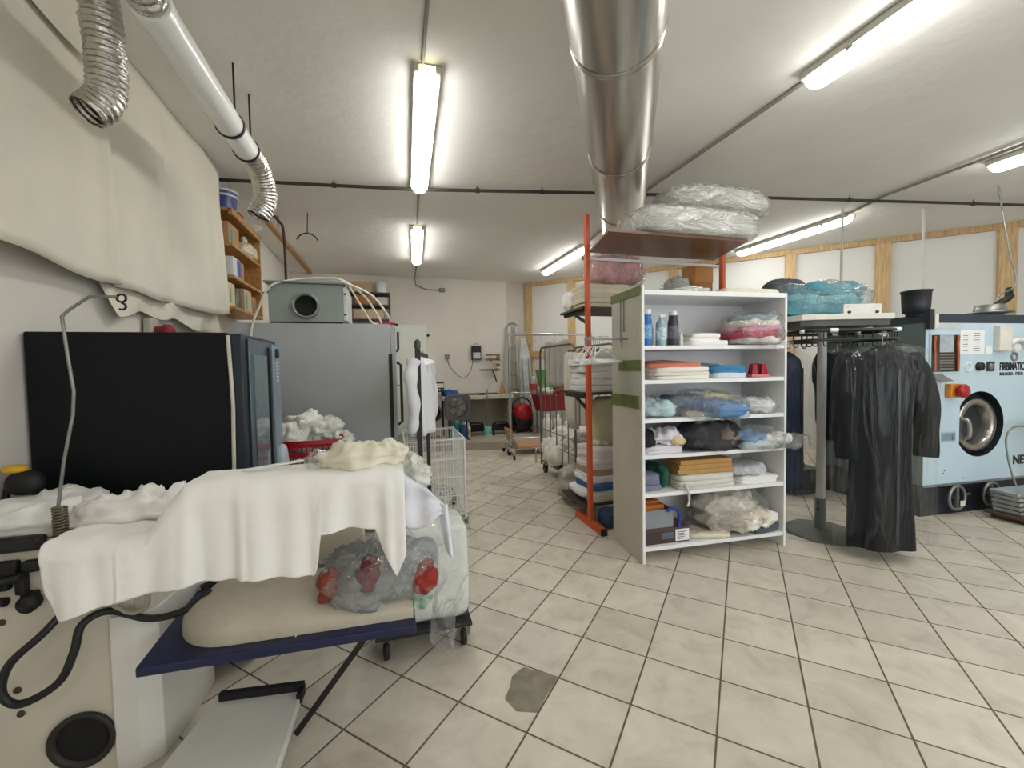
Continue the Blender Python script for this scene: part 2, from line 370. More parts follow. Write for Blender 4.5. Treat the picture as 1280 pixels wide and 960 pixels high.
# timber studs and rail on the diagonal wall: local frame along the wall
DW = Vector((2.95, 8.95, 0)); du = Vector((1, -1, 0)).normalized(); dn = Vector((-1, -1, 0)).normalized()
def dwall(u0, u1, v0, v1, z0, z1, mb=None):
    mb = mb or MB(); P = [DW + du * u + dn * v for u, v in ((u0, v0), (u0, v1), (u1, v1), (u1, v0))]
    return mb.prism([(p.x, p.y) for p in P], z0, z1)
for i, u in enumerate((.07, 1.08, 3.1, 4.93, 6.11, 7.42)):
    w = .075 if i < 4 else .09
    struct(dwall(u - w, u + w, .001, .07, 0, 3.24).build('trim_%d' % (i + 1), M_wood, bevel=.004))
struct(dwall(0, 9.3, .001, .075, 3.24, 3.319).build('trim_7', M_wood))
struct(dwall(.145, 4.85, .001, .06, 1.68, 1.81).build('trim_8', M_wood))
# door in the back wall
yb = lambda x: 8.72 + (x + 1.77) * .01896
d = MB().box(-.02, .72, 8.70, 8.755, .14, 2.36).build('door_1', mat('door_paint', '#dfe3da', .45, var=.02), bevel=.004); struct(d)
MB().box(-.045, .69, 8.685, 8.699, .16, 2.33).build('door_leaf', mat('door_leaf_paint', '#e2e6dc', .45, var=.02), d).location = -d.location
MB().tube([(.06, 8.684, 1.15), (.06, 8.63, 1.15), (.17, 8.63, 1.15)], .011).build('door_handle', M_galv, d).location = -d.location

# ------------------------------------------------------------------ ceiling lamps
M_tube = mat('lamp_diffuser', '#ffffff', .3, var=0, emit='#fffdf8', es=15.)
M_lampbody = mat('lamp_body', '#b5b2a6', .5, var=.03)
M_diffe = mat('lamp_cover_edge', '#e6e3b8', .3, var=0, emit='#fff2b4', es=3.)
def lamp(x, y, rot, label, L=1.72):
    t = thing('fluorescent_lamp', label, 'lamp', (x, y, 3.318), rot, 'ceiling tube lamps')
    b = MB().box(-.086, .086, -L / 2, L / 2, -.05, 0); b.build('lamp_body', M_lampbody, t, bevel=.012)
    def cover(mi, a0, a1, w, h, mb):
        n = 10; prof = [(sin(a0 + (a1 - a0) * k / n) * w, -.045 - cos(a0 + (a1 - a0) * k / n) * h) for k in range(n + 1)]
        ys = [(-L / 2 + .01, .55), (-L / 2 + .03, .85), (-L / 2 + .07, 1), (L / 2 - .07, 1), (L / 2 - .03, .85), (L / 2 - .01, .55)]
        vs = [(px_ * f, y_, -.045 + (pz + .045) * f) for y_, f in ys for px_, pz in prof]; m = n + 1
        fs = [(i * m + k, i * m + k + 1, (i + 1) * m + k + 1, (i + 1) * m + k) for i in range(5) for k in range(n)]
        if mi == 0: fs += [tuple(range(m))[::-1], tuple(5 * m + k for k in range(m))]
        mb.add(vs, fs, 0, True)
    mb = MB(); cover(0, -pi / 2, pi / 2, .078, .07, mb); mb.build('diffuser', M_tube, t)
    for s in (-1, 1):
        MB().box(-.05, .05, s * (L / 2 - .004) - .006, s * (L / 2 - .004) + .006, -.05, -.01).build('end_cap', M_diffe if s < 0 else M_lampbody, t, bevel=.004)
    for s in (-1, 1):
        for q in (-.55, .55): MB().box(s * .079 - .004, s * .079 + .004, q - .02, q + .02, -.065, -.035).build('clip', M_galv, t)
    return t
lamp(.295, 3.51, R(-2), 'tube lamp on the ceiling left of the duct, in front of the black pipe')
lamp(.425, 6.45, R(-3), 'tube lamp on the ceiling far back, left of the duct and beyond the black pipe')
lamp(2.66, 1.28, R(0), 'large tube lamp nearest the camera at upper right, cut by the top edge')
lamp(2.905, 6.75, R(1), 'tube lamp far back seen just left of the orange rack post')
lamp(5.57, 4.78, R(2), 'tube lamp on the ceiling above the right wall, right of the bagged bedding')
for x, y in ((.2, -2.0), (2.6, -1.3), (5.5, 1.75), (5.4, -1.2)):  # extra lamps out of view, added to brighten the room
    lamp(x, y, 0, 'added tube lamp on the ceiling outside the picture, to brighten the room')
M_cond = mat('conduit', '#8e8b83', .6, var=.02)
def conduit(p, label, r=.011, m=None):
    return tag(MB().tube(p, r, 8).build('cable_conduit', m or M_cond), label, 'conduit', 'cable conduits on the ceiling')
conduit([(.2, .58, 3.305), (.235, 2.64, 3.305)], 'thin grey conduit running along the ceiling into the near end of the left tube lamp')
conduit([(.325, 4.38, 3.305), (.375, 5.58, 3.305)], 'thin conduit on the ceiling linking the two left tube lamps')
conduit([(.475, 7.32, 3.305), (.52, 8.74, 3.305), (.53, 8.745, 3.17), (.75, 8.74, 3.08), (1.0, 8.74, 3.08)], 'grey conduit from the farthest left lamp down onto the back wall')
conduit([(2.66, 2.15, 3.3), (2.64, 3.85, 3.3), (2.88, 5.88, 3.3)], 'grey conduit running diagonally from the near right tube lamp to the steel duct', .014)
conduit([(5.25, .9, 3.3), (5.27, 2.3, 3.3), (5.34, 3.4, 3.3), (5.54, 3.91, 3.3)], 'grey conduit crossing the ceiling at far right to another lamp', .014)
tag(MB().box(1.0, 1.12, 8.70, 8.756, 3.045, 3.12).build('junction_box', M_cond, bevel=.006), 'small grey junction box high on the back wall at the end of a conduit', 'junction box')
# black pipe across the ceiling with its hangers
t = thing('sprinkler_pipe', 'long thin black pipe crossing the room just under the ceiling', 'pipe', (0, 0, 3.27))
MB().tube([(-1.52, 4.6, 0), (.3, 4.38, 0), (2.08, 4.03, 0), (4.998, 3.52, 0), (8.2, 2.96, 0)], .017, 8).build('pipe', mat('old_pipe', '#37322d', .6, var=.1), t)
for x, y in ((-.485, 4.475), (.9, 4.262), (1.557, 4.134), (3.279, 3.822), (4.998, 3.52), (6.564, 3.247)):
    MB().tube([(x, y, -.018), (x, y, .048)], .006, 6).tube([(x - .022, y, 0), (x + .022, y, 0)], .024, 8).build('pipe_hanger', mat('old_pipe'), t)
# hanging hook
tag(MB().tube([(-.89, 5.45, 3.318), (-.9, 5.45, 3.08)], .006, 6).tube(arc((-.9, 5.45, 2.96), .12, R(20), R(160), 10), .008, 6).build('ceiling_hook', mat('old_pipe')), 'dark forked hook hanging from the ceiling beyond the grey fan box', 'hook')
tag(MB().box(-1.44, -1.38, 5.7, 8.68, 3.285, 3.319).build('ceiling_lath', M_woodd), 'brown wooden lath fixed to the ceiling at left beyond the foil elbow', 'lath')
tag(MB().tube(smooth_path([(-1.3, 5.55, 3.31), (-1.24, 5.62, 3.26), (-1.2, 5.7, 3.12), (-1.2, 5.72, 2.3)], 5), .016, 8).tube([(-1.24, 5.62, 3.2), (-1.24, 5.62, 3.315)], .008, 6).build('gas_pipe', mat('brown_pipe', '#4b3428', .55, var=.1)), 'thin brown vertical pipe beside the wooden wall shelf', 'pipe')

# ------------------------------------------------------------------ big steel duct
t = thing('exhaust_duct', 'large shiny stainless steel duct under the ceiling running away from the viewer', 'duct', (-.02, .014, 3.02), R(-31.2))
RD = .22
def dseg(y0, y1, name, lab=None):
    n = 40; prof = [(RD, y0), (RD, y1)]
    return MB().lathe(prof, (0, 0, 0), (0, 1, 0), 40, cap=True).build(name, M_steel, t)
joints = [-1.2, 0.2, 1.53, 2.22, 3.45, 4.7]
joints = [-1.0, .6, 2.06, 3.12, 4.2, 5.15]
for a, b in zip(joints, joints[1:]): dseg(a, b, 'duct_section')
for j in joints[1:-1]:
    MB().lathe([(RD + .001, j - .022), (RD + .005, j - .016), (RD + .005, j - .006), (RD + .002, j), (RD + .005, j + .006), (RD + .005, j + .016), (RD + .001, j + .022)], (0, 0, 0), (0, 1, 0), 40, cap=False).build('joint_ring', M_steel, t)
for j in (1.3, 3.7):
    MB().tube([(-RD - .004, j, 0), (-RD - .004, j, .297)], .006, 6).tube([(RD + .004, j, 0), (RD + .004, j, .297)], .006, 6).build('hanger_rod', M_galv, t)

# ------------------------------------------------------------------ curtain on the left wall
M_curt = mat('canvas', '#dedaca', .9, var=.035, scale=2.5, bump=.12, bscale=60, sheen=.15)
t = thing('canvas_curtain', 'large beige canvas sheet hung along the top of the left wall', 'curtain', (-1.46, 0, 0))
def curt(u, v):
    y = -1.6 + u * 6.02
    zt = 3.315 if y < 4.05 else 3.315 - (y - 4.05) * .16
    zb = 1.965 - .012 * sin(y * 5.2) - .03 * math.exp(-((y - 3.3) / .25) ** 2) + max(0, y - 4.2) * .1
    z = zt + (zb - zt) * v
    x = .022 * sin(y * 6.3 + .8 * v) * (.3 + .7 * v) + .024 * sin(y * 2.7 + 1.5 * v + .6) * (.2 + .8 * v) + .012 * noise.noise(Vector((y * 2, z * 1.5, 3)))
    for yc, wd, am in ((2.76, .03, .055), (2.86, .05, -.03), (3.4, .03, .055), (3.5, .05, -.02), (4.12, .035, .06), (4.22, .03, -.03), (4.3, .03, .05), (1.9, .05, .03)):
        x += am * v ** .7 * math.exp(-((y - yc - .06 * v) / wd) ** 2)
    return (x + .012, y, z)
MB().grid(curt, 260, 26).build('canvas', M_curt, t, solid=.004)
def lining(u, v):
    y = 2.72 + u * 1.7; z = 2.05 - v * (.22 + .02 * sin(y * 5) + .02 * sin(y * 13 + 1) + .04 * (u > .85)) * min(1, u * 8)
    return (-.035 + .012 * sin(y * 14 + v * 3) + .01 * sin(y * 5), y, z)
MB().grid(lining, 90, 8).build('lining', mat('thin_lining', '#dbd7c6', .7, var=.05, bump=.2), t, label='translucent pale lining showing below the hem')
def upper(u, v):
    y = -1.6 + u * 4.3; z = 3.31 - v * (.30 - .05 * u + .03 * sin(y * 3))
    return (.04 + .012 * sin(y * 7) + .02 * v, y, z)
MB().grid(upper, 90, 8).build('folded_top', M_curt, t, label='top of the sheet folded over')

# ------------------------------------------------------------------ white vent pipe with foil elbow, hanging hose
M_pvc = mat('white_pvc', '#f2f4f4', .22, var=.01)
t = thing('vent_pipe', 'long white vent pipe under the ceiling above the curtain, with a foil elbow', 'pipe', (-.89, 1.9, 2.95))
MB().lathe([(.074, .17), (.074, 1.36)], (0, 0, 0), (0, 1, 0), 28).build('pipe', M_pvc, t)
MB().lathe([(.079, .16), (.079, .22)], (0, 0, 0), (0, 1, 0), 28).build('pipe_collar', M_pvc, t)
def ribbed(path, r, amp, nper, n=28, jag=0., seed=0):
    path = smooth_path(path, 14); L = 0; ds = [0]
    for a, b in zip(path, path[1:]): L += (b - a).length; ds.append(L)
    dense = []; rr = []
    k = int(L / nper * 6)
    j = 0
    for i in range(k + 1):
        d_ = L * i / k
        while j < len(ds) - 2 and ds[j + 1] < d_: j += 1
        f = (d_ - ds[j]) / max(1e-6, ds[j + 1] - ds[j]); dense.append(path[j].lerp(path[j + 1], f))
        rr.append(r + amp * sin(2 * pi * d_ / nper) + jag * noise.noise(Vector((d_ * 30, seed, 1))))
    mb = MB().tube(dense, rr, n, cap=False)
    if jag:
        mb.v = [tuple(Vector(v) + Vector((1, 1, 1)) * jag * .8 * noise.noise(Vector(v) * 45)) for v in mb.v]
    return mb
ribbed([(0, 1.34, 0), (0, 1.45, .01), (.015, 1.55, -.02), (.025, 1.64, -.11), (.015, 1.68, -.22), (-.03, 1.67, -.33)], .076, .002, .026, jag=.002).build('foil_elbow', M_alu, t, solid=.003)
for yy in (1.04, 1.335):
    MB().lathe([(.076, yy - .012), (.082, yy - .01), (.082, yy + .01), (.076, yy + .012)], (0, 0, 0), (0, 1, 0), 28, cap=False).tube([(.03, yy, .075), (.03, yy, .366)], .006, 6).build('pipe_clamp', M_black, t)
t = thing('flexible_hose', 'crumpled foil flexible hose hanging open-ended at upper left in front of the curtain', 'hose', (-1.19, 2.2, 2.6))
h = ribbed([(.30, -.11, .35), (.30, -.20, .36), (.27, -.30, .40), (.19, -.30, .46), (.125, -.18, .47), (.10, -.07, .38), (.095, -.04, .24), (.09, -.02, .1), (.075, -.02, 0), (.035, -.055, -.075)], .064, .0035, .024, jag=.005, seed=4)
h.build('hose', M_alu, t, solid=.003)
tag(MB().box(-1.548, -1.50, 3.3, 3.4, 1.70, 1.83).build('socket_box', mat('socket_grey', '#bdb8ac', .5), bevel=.01), 'grey socket box on the left wall above the black machine', 'socket')
pl = tag(MB().lathe([(.035, 0), (.035, .05), (.045, .055), (.045, .09), (.02, .11)], (-1.5, 3.36, 1.745), (1, -.2, 0), 20).build('power_plug', mat('red_plug', '#8f2430', .45)), 'dark red industrial plug in the grey wall socket', 'plug')
# ------------------------------------------------------------------ wooden wall shelf at left with its load
t = thing('wall_shelf', 'brown wooden shelf unit fixed high on the left wall behind the curtain edge', 'shelf', (-1.5, 4.95, 2.05))
MB().box(-.13, .12, .41, .44, 0, .93).build('side_panel', M_woodd, t, bevel=.003)
for z in (0, .29, .585, .905): MB().box(-.13, .125, -.47, .41, z, z + .028).build('shelf_board', M_woodd, t, bevel=.003)
MB().box(.1, .135, -.47, .42, .87, .93).build('front_rail', M_woodd, t, bevel=.003)
MB().box(-.13, -.115, -.47, .41, 0, .9).build('back_board', M_woodd, t)
zt = 2.05 + .933
t = thing('storage_tub', 'clear and blue plastic tub with a white rim on top of the wooden wall shelf', 'tub', (-1.5, 4.72, zt))
MB().lathe([(.085, 0), (.11, .21)], n=24).build('tub_body', mat('blue_tub', '#4a5b9a', .3, var=.25, scale=12), t)
MB().lathe([(.108, .16), (.116, .17), (.108, .18)], n=24, cap=False).lathe([(.112, .205), (.12, .215), (.112, .225), (.0, .225)], n=24, cap=False).build('rim', M_whitem, t)
MB().tube(arc((0, 0, .2), .115, R(10), R(170), 12, 'yz'), .004, 6).build('handle', M_whitem, t)
tag(MB().lathe([(.05, 0), (.105, .045), (.11, .05), (.10, .05), (.06, .012)], (-1.42, 5.2, zt), n=24).build('dish', mat('enamel', '#d9d5cb', .3)), 'white shallow dish on the wooden wall shelf below the foil elbow', 'dish')
tag(MB().box(-1.58, -1.44, 4.93, 5.06, zt, zt + .11).build('carton', mat('brown_carton', '#7d4f33', .8), bevel=.004), 'small dark brown carton behind the white dish on the wall shelf', 'box')
tag(MB().box(-1.6, -1.47, 5.28, 5.36, zt, zt + .04).build('metal_tray', M_galv, bevel=.004), 'small grey metal tray at the end of the wall shelf top', 'tray')
def carton(x0, x1, y0, y1, z0, z1, label, col, tape=None, grp='cartons on the wooden wall shelf'):
    t = thing('carton', label, 'box', ((x0 + x1) / 2, (y0 + y1) / 2, z0), 0, grp)
    a, b, c = (x1 - x0) / 2, (y1 - y0) / 2, z1 - z0
    MB().box(-a, a, -b, b, 0, c).build('box_body', mat('carton_' + col, col, .8, var=.05), t, bevel=.003)
    MB().box(-a - .001, a + .001, -.012, .012, c * .35, c + .001).build('tape', mat('tape_' + (tape or 'tan'), tape or '#c9a779', .4), t)
    MB().box(a, a + .001, -b * .7, -b * .3, c * .15, c * .75).build('print', mat('print_teal', '#4f8a86', .6), t)
    return t
z2 = 2.05 + .614
carton(-1.6, -1.41, 4.5, 4.78, z2, z2 + .2, 'cardboard carton with teal print on the upper wall shelf board', '#b98f62')
bg = thing('plastic_bag', 'knotted milky plastic bag on the upper board of the wooden wall shelf', 'bag', (-1.46, 5.12, z2))
MB().blob((0, 0, .075), (.1, .2, .075), 2.3, .03, 8, 2, zmin=0).build('bag_body', mat('bag_milky', '#d8cfb4', .35, var=.12, bump=.4), bg)
MB().blob((0, -.05, .17), (.03, .04, .05), 2, .02, 14, 3).build('knot', mat('bag_milky'), bg)
z3 = 2.05 + .319
t = thing('detergent_box', 'white and blue packet standing on the middle board of the wooden wall shelf', 'packet', (-1.47, 4.66, z3))
MB().box(-.07, .07, -.1, .1, 0, .19).build('packet_body', M_whitem, t, bevel=.006); MB().box(.0705, .0715, -.0, .1, .02, .18).build('blue_band', mat('packet_blue', '#3f4fa8', .4), t)
tag(MB().box(-1.59, -1.44, 4.85, 5.0, z3, z3 + .21).build('folder', mat('tan_folder', '#b98d5c', .8), bevel=.004), 'tan cardboard folder standing on the middle board of the wall shelf', 'folder')
z4 = 2.05 + .029
carton(-1.6, -1.42, 4.47, 4.63, z4, z4 + .22, 'cream carton at the left end of the lowest wall shelf board', '#d6c9a6')
carton(-1.6, -1.43, 4.65, 4.84, z4, z4 + .2, 'dark grey carton on the lowest wall shelf board', '#6b5d4f')
carton(-1.6, -1.41, 4.87, 5.1, z4, z4 + .23, 'pale printed carton on the lowest wall shelf board', '#c6ad92')
carton(-1.6, -1.43, 5.13, 5.33, z4, z4 + .2, 'brown carton at the far end of the lowest wall shelf board', '#a87746')

# ------------------------------------------------------------------ black machine
t = thing('washing_machine', 'big black cabinet machine standing in front of the left wall, grey front facing right', 'machine', (-1.1, 2.35, 0))
M_bm = mat('black_side_panel', '#0a1013', .5, var=.1, scale=1.2, spec=.25)
M_bf = mat('machine_front_grey', '#5c6a75', .35, .3, var=.05)
MB().box(-.437, .34, 0, .63, .03, 1.655).build('cabinet_body', M_bm, t, bevel=.006)
MB().box(.341, .40, .0, .63, .03, 1.65).build('front_frame', mat('machine_dark_frame', '#1c2730', .4), t, bevel=.005)
MB().box(.401, .412, .07, .60, .1, 1.63).build('front_panel', M_bf, t, bevel=.004)
MB().box(.413, .418, .12, .36, .3, 1.55).build('door_glass', mat('tinted_glass', '#77868c', .08, .4, var=.03), t)
MB().box(.413, .425, .38, .41, .3, 1.6).build('door_trim', M_black, t)
MB().box(.413, .43, .44, .59, .75, 1.62).build('control_strip', mat('control_strip', '#7d8d99', .35, .2), t, bevel=.005)
for k in range(6): MB().box(.4302, .432, .50, .54, 1.40 + k * .022, 1.412 + k * .022).build('indicator', mat('indicator', '#cfdbe2', .3), t)
MB().lathe([(.03, 0), (.028, .01)], (.43, .515, 1.57), (1, 0, 0), 16).build('button', M_black, t)
MB().blob((.44, .52, .85), (.03, .07, .16), 3, 0).build('corner_bumper', mat('pale_bumper', '#a9bac8', .4), t)
MB().tube([(.345, -.012, .9), (.355, -.012, 1.3), (.345, -.012, 1.64)], .009, 8).build('hose_pipe', mat('cream_tube', '#cfcabb', .5), t, label='thin cream tube running down the side')
for x in (-.34, .3):
    for y in (.07, .56): MB().lathe([(.03, 0), (.03, .031)], (x, y, 0)).build('foot', M_rubber, t)

# ------------------------------------------------------------------ grey dryer cabinet with fan box
M_gc = mat('grey_panel', '#a6aaad', .38, .12, var=.05, scale=1.4)
t = thing('drying_cabinet', 'tall grey metal drying cabinet behind the black machine', 'cabinet', (-.6, 3.9, 0))
MB().box(-.64, .6, 0, 1.0, .05, 1.865).build('cabinet_body', M_gc, t, bevel=.005)
MB().box(.601, .65, .02, .98, .1, 1.86).build('door', mat('grey_panel_light', '#a3a8aa', .35, .3), t, bevel=.006)
MB().box(.585, .615, -.008, .0, .2, 1.6).build('gasket', M_rubber, t)
MB().tube([(.652, .1, .95), (.69, .1, .98), (.69, .1, 1.5), (.652, .1, 1.53)], .013, 8).build('door_handle', M_black, t)
MB().tube([(.652, .05, 1.62), (.67, .05, 1.65), (.67, .05, 1.8)], .01, 8).build('latch', M_black, t)
for x in (-.55, .5):
    for y in (.1, .9): MB().lathe([(.03, 0), (.03, .051)], (x, y, 0)).build('foot', M_rubber, t)
t = thing('fan_box', 'grey metal extractor box with a round black opening on top of the grey cabinet', 'fan box', (-.655, 3.93, 1.867))
M_fb = mat('fan_box_paint', '#8d9794', .4, .2, var=.04)
MB().box(-.31, .27, .0, .55, .012, .335).build('box_body', M_fb, t, bevel=.004)
MB().box(-.34, .29, -.02, .57, .336, .352).build('lid', mat('fan_lid', '#7c8585', .4, .3), t, bevel=.003)
MB().box(.271, .3, .02, .52, .03, .32).build('side_flange', mat('fan_flange', '#c4c9c5', .4), t, bevel=.004)
MB().box(-.3, .26, -.008, .54, 0, .011).build('base_seal', M_rubber, t)
MB().lathe([(.105, 0), (.105, -.05), (.088, -.05), (.088, .0)], (-.02, 0, .145), (0, 1, 0), 36, cap=False).build('outlet_collar', M_galv, t)
MB().lathe([(.088, -.004), (.0, -.004)], (-.02, 0, .145), (0, 1, 0), 36, cap=False).build('opening', M_dark, t)
for z in (.08, .26): MB().lathe([(.009, 0), (.009, -.008)], (.285, .02, z), (0, 1, 0), 10).build('screw', M_black, t)
M_hose = mat('cream_hose', '#d4d2c6', .45, var=.03)
tag(MB().tube(smooth_path([(-1.09, 3.88, 1.5), (-1.083, 3.88, 1.8), (-1.02, 3.89, 2.0), (-.935, 3.9, 2.17), (-.75, 3.95, 2.24), (-.53, 3.97, 2.262), (-.385, 3.97, 2.25), (-.21, 3.97, 2.12), (-.1, 3.99, 1.95), (-.07, 4.02, 1.885)], 8), .0095, 8).build('air_hose', M_hose), 'cream hose arching over the grey fan box from left to right', 'hose')
tag(MB().tube(smooth_path([(-.40, 4.03, 2.235), (-.34, 4.0, 2.21), (-.26, 3.97, 2.07), (-.16, 4.0, 1.9), (-.1, 4.05, 1.88)], 8), .009, 8).build('air_hose', M_hose), 'short cream hose falling steeply from the right corner of the fan box', 'hose')
tag(MB().tube(smooth_path([(-.40, 3.95, 2.235), (-.3, 3.94, 2.2), (-.14, 3.96, 2.12), (-.02, 4.02, 1.97), (.01, 4.1, 1.89)], 8), .01, 8).build('air_hose', M_hose), 'outermost cream hose curving down to the red tool on the cabinet', 'hose')
t = thing('air_gun', 'red air gun lying on the right end of the grey cabinet top', 'tool', (-.06, 4.06, 1.868))
MB().bar((-.06, 0, .02), (.09, 0, .02), .03, .03).build('gun_body', mat('red_tool', '#a5202a', .4), t, bevel=.006); MB().bar((.08, 0, .015), (.13, .05, .012), .02, .02).build('grip', M_black, t)
t = thing('wire_rack', 'dark crooked wire holder beside the fan box, left rear on the cabinet', 'wire holder', (-1.09, 4.5, 1.867))
MB().tube(smooth_path([(.04, 0, 0), (.06, 0, .12), (0, .02, .2), (.07, 0, .3), (.02, 0, .36), (-.06, 0, .34)], 5), .012, 6).build('wire', M_black, t)

# basket between the machines
t = thing('side_table', 'white low table carrying the red basket between black machine and grey cabinet', 'table', (-.62, 3.35, 0))
MB().box(-.27, .27, -.22, .22, .65, .68).build('table_top', M_white, t, bevel=.004)
for x in (-.24, .24):
    for y in (-.19, .19): MB().box(x - .02, x + .02, y - .02, y + .02, 0, .65).build('leg', M_whitem, t)
M_red = mat('red_plastic', '#a01420', .35, var=.05)
t = thing('laundry_basket', 'red perforated plastic basket heaped with clear bags beside the grey cabinet', 'basket', (-.6, 3.32, .682))
def basket(t, w, d, h, m, inner=True):
    def side(p0, p1, mb):
        n = Vector((p1[1] - p0[1], -(p1[0] - p0[0]), 0)).normalized(); cols = 14; rows = 5
        A, B = Vector((p0[0], p0[1], 0)), Vector((p1[0], p1[1], 0)); L = (B - A).length; d_ = (B - A).normalized()
        for z0, z1 in ((0, .06), (h * .42, h * .5), (h * .66, h * .74), (h * .88, h)): mb.bar(A + Vector((0, 0, (z0 + z1) / 2)), B + Vector((0, 0, (z0 + z1) / 2)), .006, z1 - z0)
        for k in range(cols + 1): 
            q = A + d_ * (L * k / cols); mb.bar(q + Vector((0, 0, .03)), q + Vector((0, 0, h - .01)), .006, L / cols * .45, up=(n.x, n.y, 0))
    c = [(-w, -d), (w, -d), (w, d), (-w, d)]; mb = MB()
    for i in range(4): side(c[i], c[(i + 1) % 4], mb)
    mb.box(-w, w, -d, d, 0, .006)
    mb.build('basket_body', m, t)
    MB().tube([(x * 1.03, y * 1.03, h) for x, y in c], .013, 8, closed=True).build('rim', m, t)
basket(t, .24, .2, .29, M_red)
MB().bar((.245, -.12, .3), (.245, .12, .3), .03, .05).build('handle', M_red, t, bevel=.01)
for i, (x, y, z, r, s) in enumerate(((-.1, -.03, .3, .15, 1), (.06, .03, .33, .14, 2), (-.02, .04, .38, .11, 3))):
    o = tag(MB().blob((-.6 + x, 3.32 + y, .682 + z), (r * 1.2, r, r * .72), 2.1, .055, 9, s, n=26).build('plastic_wrap', [mat('crumpled_plastic', '#d6d8ce', .25, var=.16, scale=16, bump=.7, bscale=30)]), ['crumpled clear plastic at the left of the red basket', 'crumpled clear plastic at the right of the red basket', 'crumpled clear plastic on top of the heap in the red basket'][i], 'plastic', 'clear bags in the red basket')
tag(MB().blob((-.36, 3.25, .97), (.07, .05, .06), 2, .04, 14, 9, n=18).build('plastic_wrap', mat('crumpled_plastic')), 'torn end of clear plastic hanging over the right rim of the red basket', 'plastic', 'clear bags in the red basket')

# back-left shelf rack
t = thing('storage_rack', 'dark metal shelf rack against the back wall beyond the grey cabinet', 'rack', (-.36, 8.5, .14))
for x in (-.38, .37):
    for y in (-.17, .17): MB().bar((x, y, 0), (x, y, 2.77), .03, .03, up=(0, 1, 0)).build('upright', M_black, t)
for z in (.3, 1.0, 1.7, 2.25, 2.52, 2.75): MB().box(-.39, .38, -.19, .19, z, z + .03).build('shelf', mat('dark_shelf', '#33302d', .5), t)
carton(-.66, -.3, 8.36, 8.62, 2.92, 3.12, 'long tan carton on top of the dark rack at the back', '#b59a77', grp='cartons on the dark back rack')
tag(MB().lathe([(.1, 0), (.11, .2), (.1, .2)], (-.14, 8.48, 2.92), n=20).build('bucket', M_whitem), 'white round tub on top of the dark rack at the back', 'tub')
carton(-.6, -.25, 8.36, 8.62, 2.69, 2.87, 'brown carton on the upper board of the dark rack at the back', '#a9743f', grp='cartons on the dark back rack')
carton(-.2, -.02, 8.36, 8.62, 2.69, 2.84, 'white carton on the upper board of the dark rack at the back', '#cfcac0', grp='cartons on the dark back rack')
carton(-.64, -.1, 8.36, 8.62, 2.42, 2.6, 'wide pale carton on the middle board of the dark rack at the back', '#c4ab8f', grp='cartons on the dark back rack')
# ------------------------------------------------------------------ black clothes stand with shirts
t = thing('clothes_stand', 'black metal clothes stand with two posts behind the white draped cloth', 'clothes stand', (.18, 2.95, 0))
MB().bar((0, 0, .03), (0, 0, 1.60), .036, .03, up=(0, 1, 0)).build('post', M_black, t, bevel=.004)
MB().lathe([(.018, 0), (.022, .01), (.022, .05), (.008, .065)], (0, 0, 1.6), n=14).build('post_cap', mat('grey_cap', '#4a4a4a', .4), t)
MB().bar((.11, .66, .03), (.11, .66, 1.58), .03, .03, up=(0, 1, 0)).build('post', M_black, t, bevel=.004)
MB().bar((0, 0, 1.57), (.11, .66, 1.57), .025, .025).build('rail', M_black, t)
for x, y in ((0, 0), (.11, .66)): MB().bar((x - .22, y, .02), (x + .22, y, .02), .04, .035).build('foot', M_black, t, bevel=.004)
def shirt(name, label, x, y, zt, w, L, lean, col, seed, rot, grp):
    t = thing(name, label, 'shirt', (x, y, zt), rot, grp)
    m = mat('shirt_' + col, col, .85, var=.02, bump=.15, bscale=25, sheen=.2)
    secs = []
    for i in range(14):
        k = i / 13; z = -L * k
        rx = w * (.22 + .6 * min(1, k * 9) + .18 * min(1, k * 2)) * (1 + .04 * sin(k * 5)); secs.append((z, lean * k, .01 * sin(k * 4 + seed), rx, .022 + .03 * min(1, k * 3)))
    MB().loft(secs, 40, ripple=.3, rk=5, seed=seed).build('shirt_body', m, t)
    for s in (-1, 1):
        MB().tube(smooth_path([(s * w * .75, 0, -.03), (s * w * 1.06, .01, -.15), (s * w * 1.08 + lean * .4, -.01, -.36), (s * w * 1.0 + lean * .6, .015, -.52)], 6), .04, 10, rf=lambda f: .05 - .018 * f + .006 * sin(f * 22 + seed)).build('sleeve', m, t)
    MB().tube(arc((0, 0, .005), .05, R(180), R(360), 10, 'xz'), .012, 6).build('collar', m, t)
    MB().tube([(0, 0, .0), (0, 0, .03)] + arc((.012, 0, .042), .014, R(180), R(-20), 8), .0025, 6).build('hanger_hook', M_galv, t)
    return t
shirt('shirt', 'white shirt hanging nearest on the black clothes stand', .2, 3.08, 1.545, .16, .55, .02, '#e2e4ea', 1, R(68), 'shirts on the black stand')
shirt('shirt', 'white shirt hanging second on the black clothes stand, sleeve toward the washing machine', .235, 3.3, 1.545, .17, .5, .03, '#d8dbe4', 3, R(64), 'shirts on the black stand')
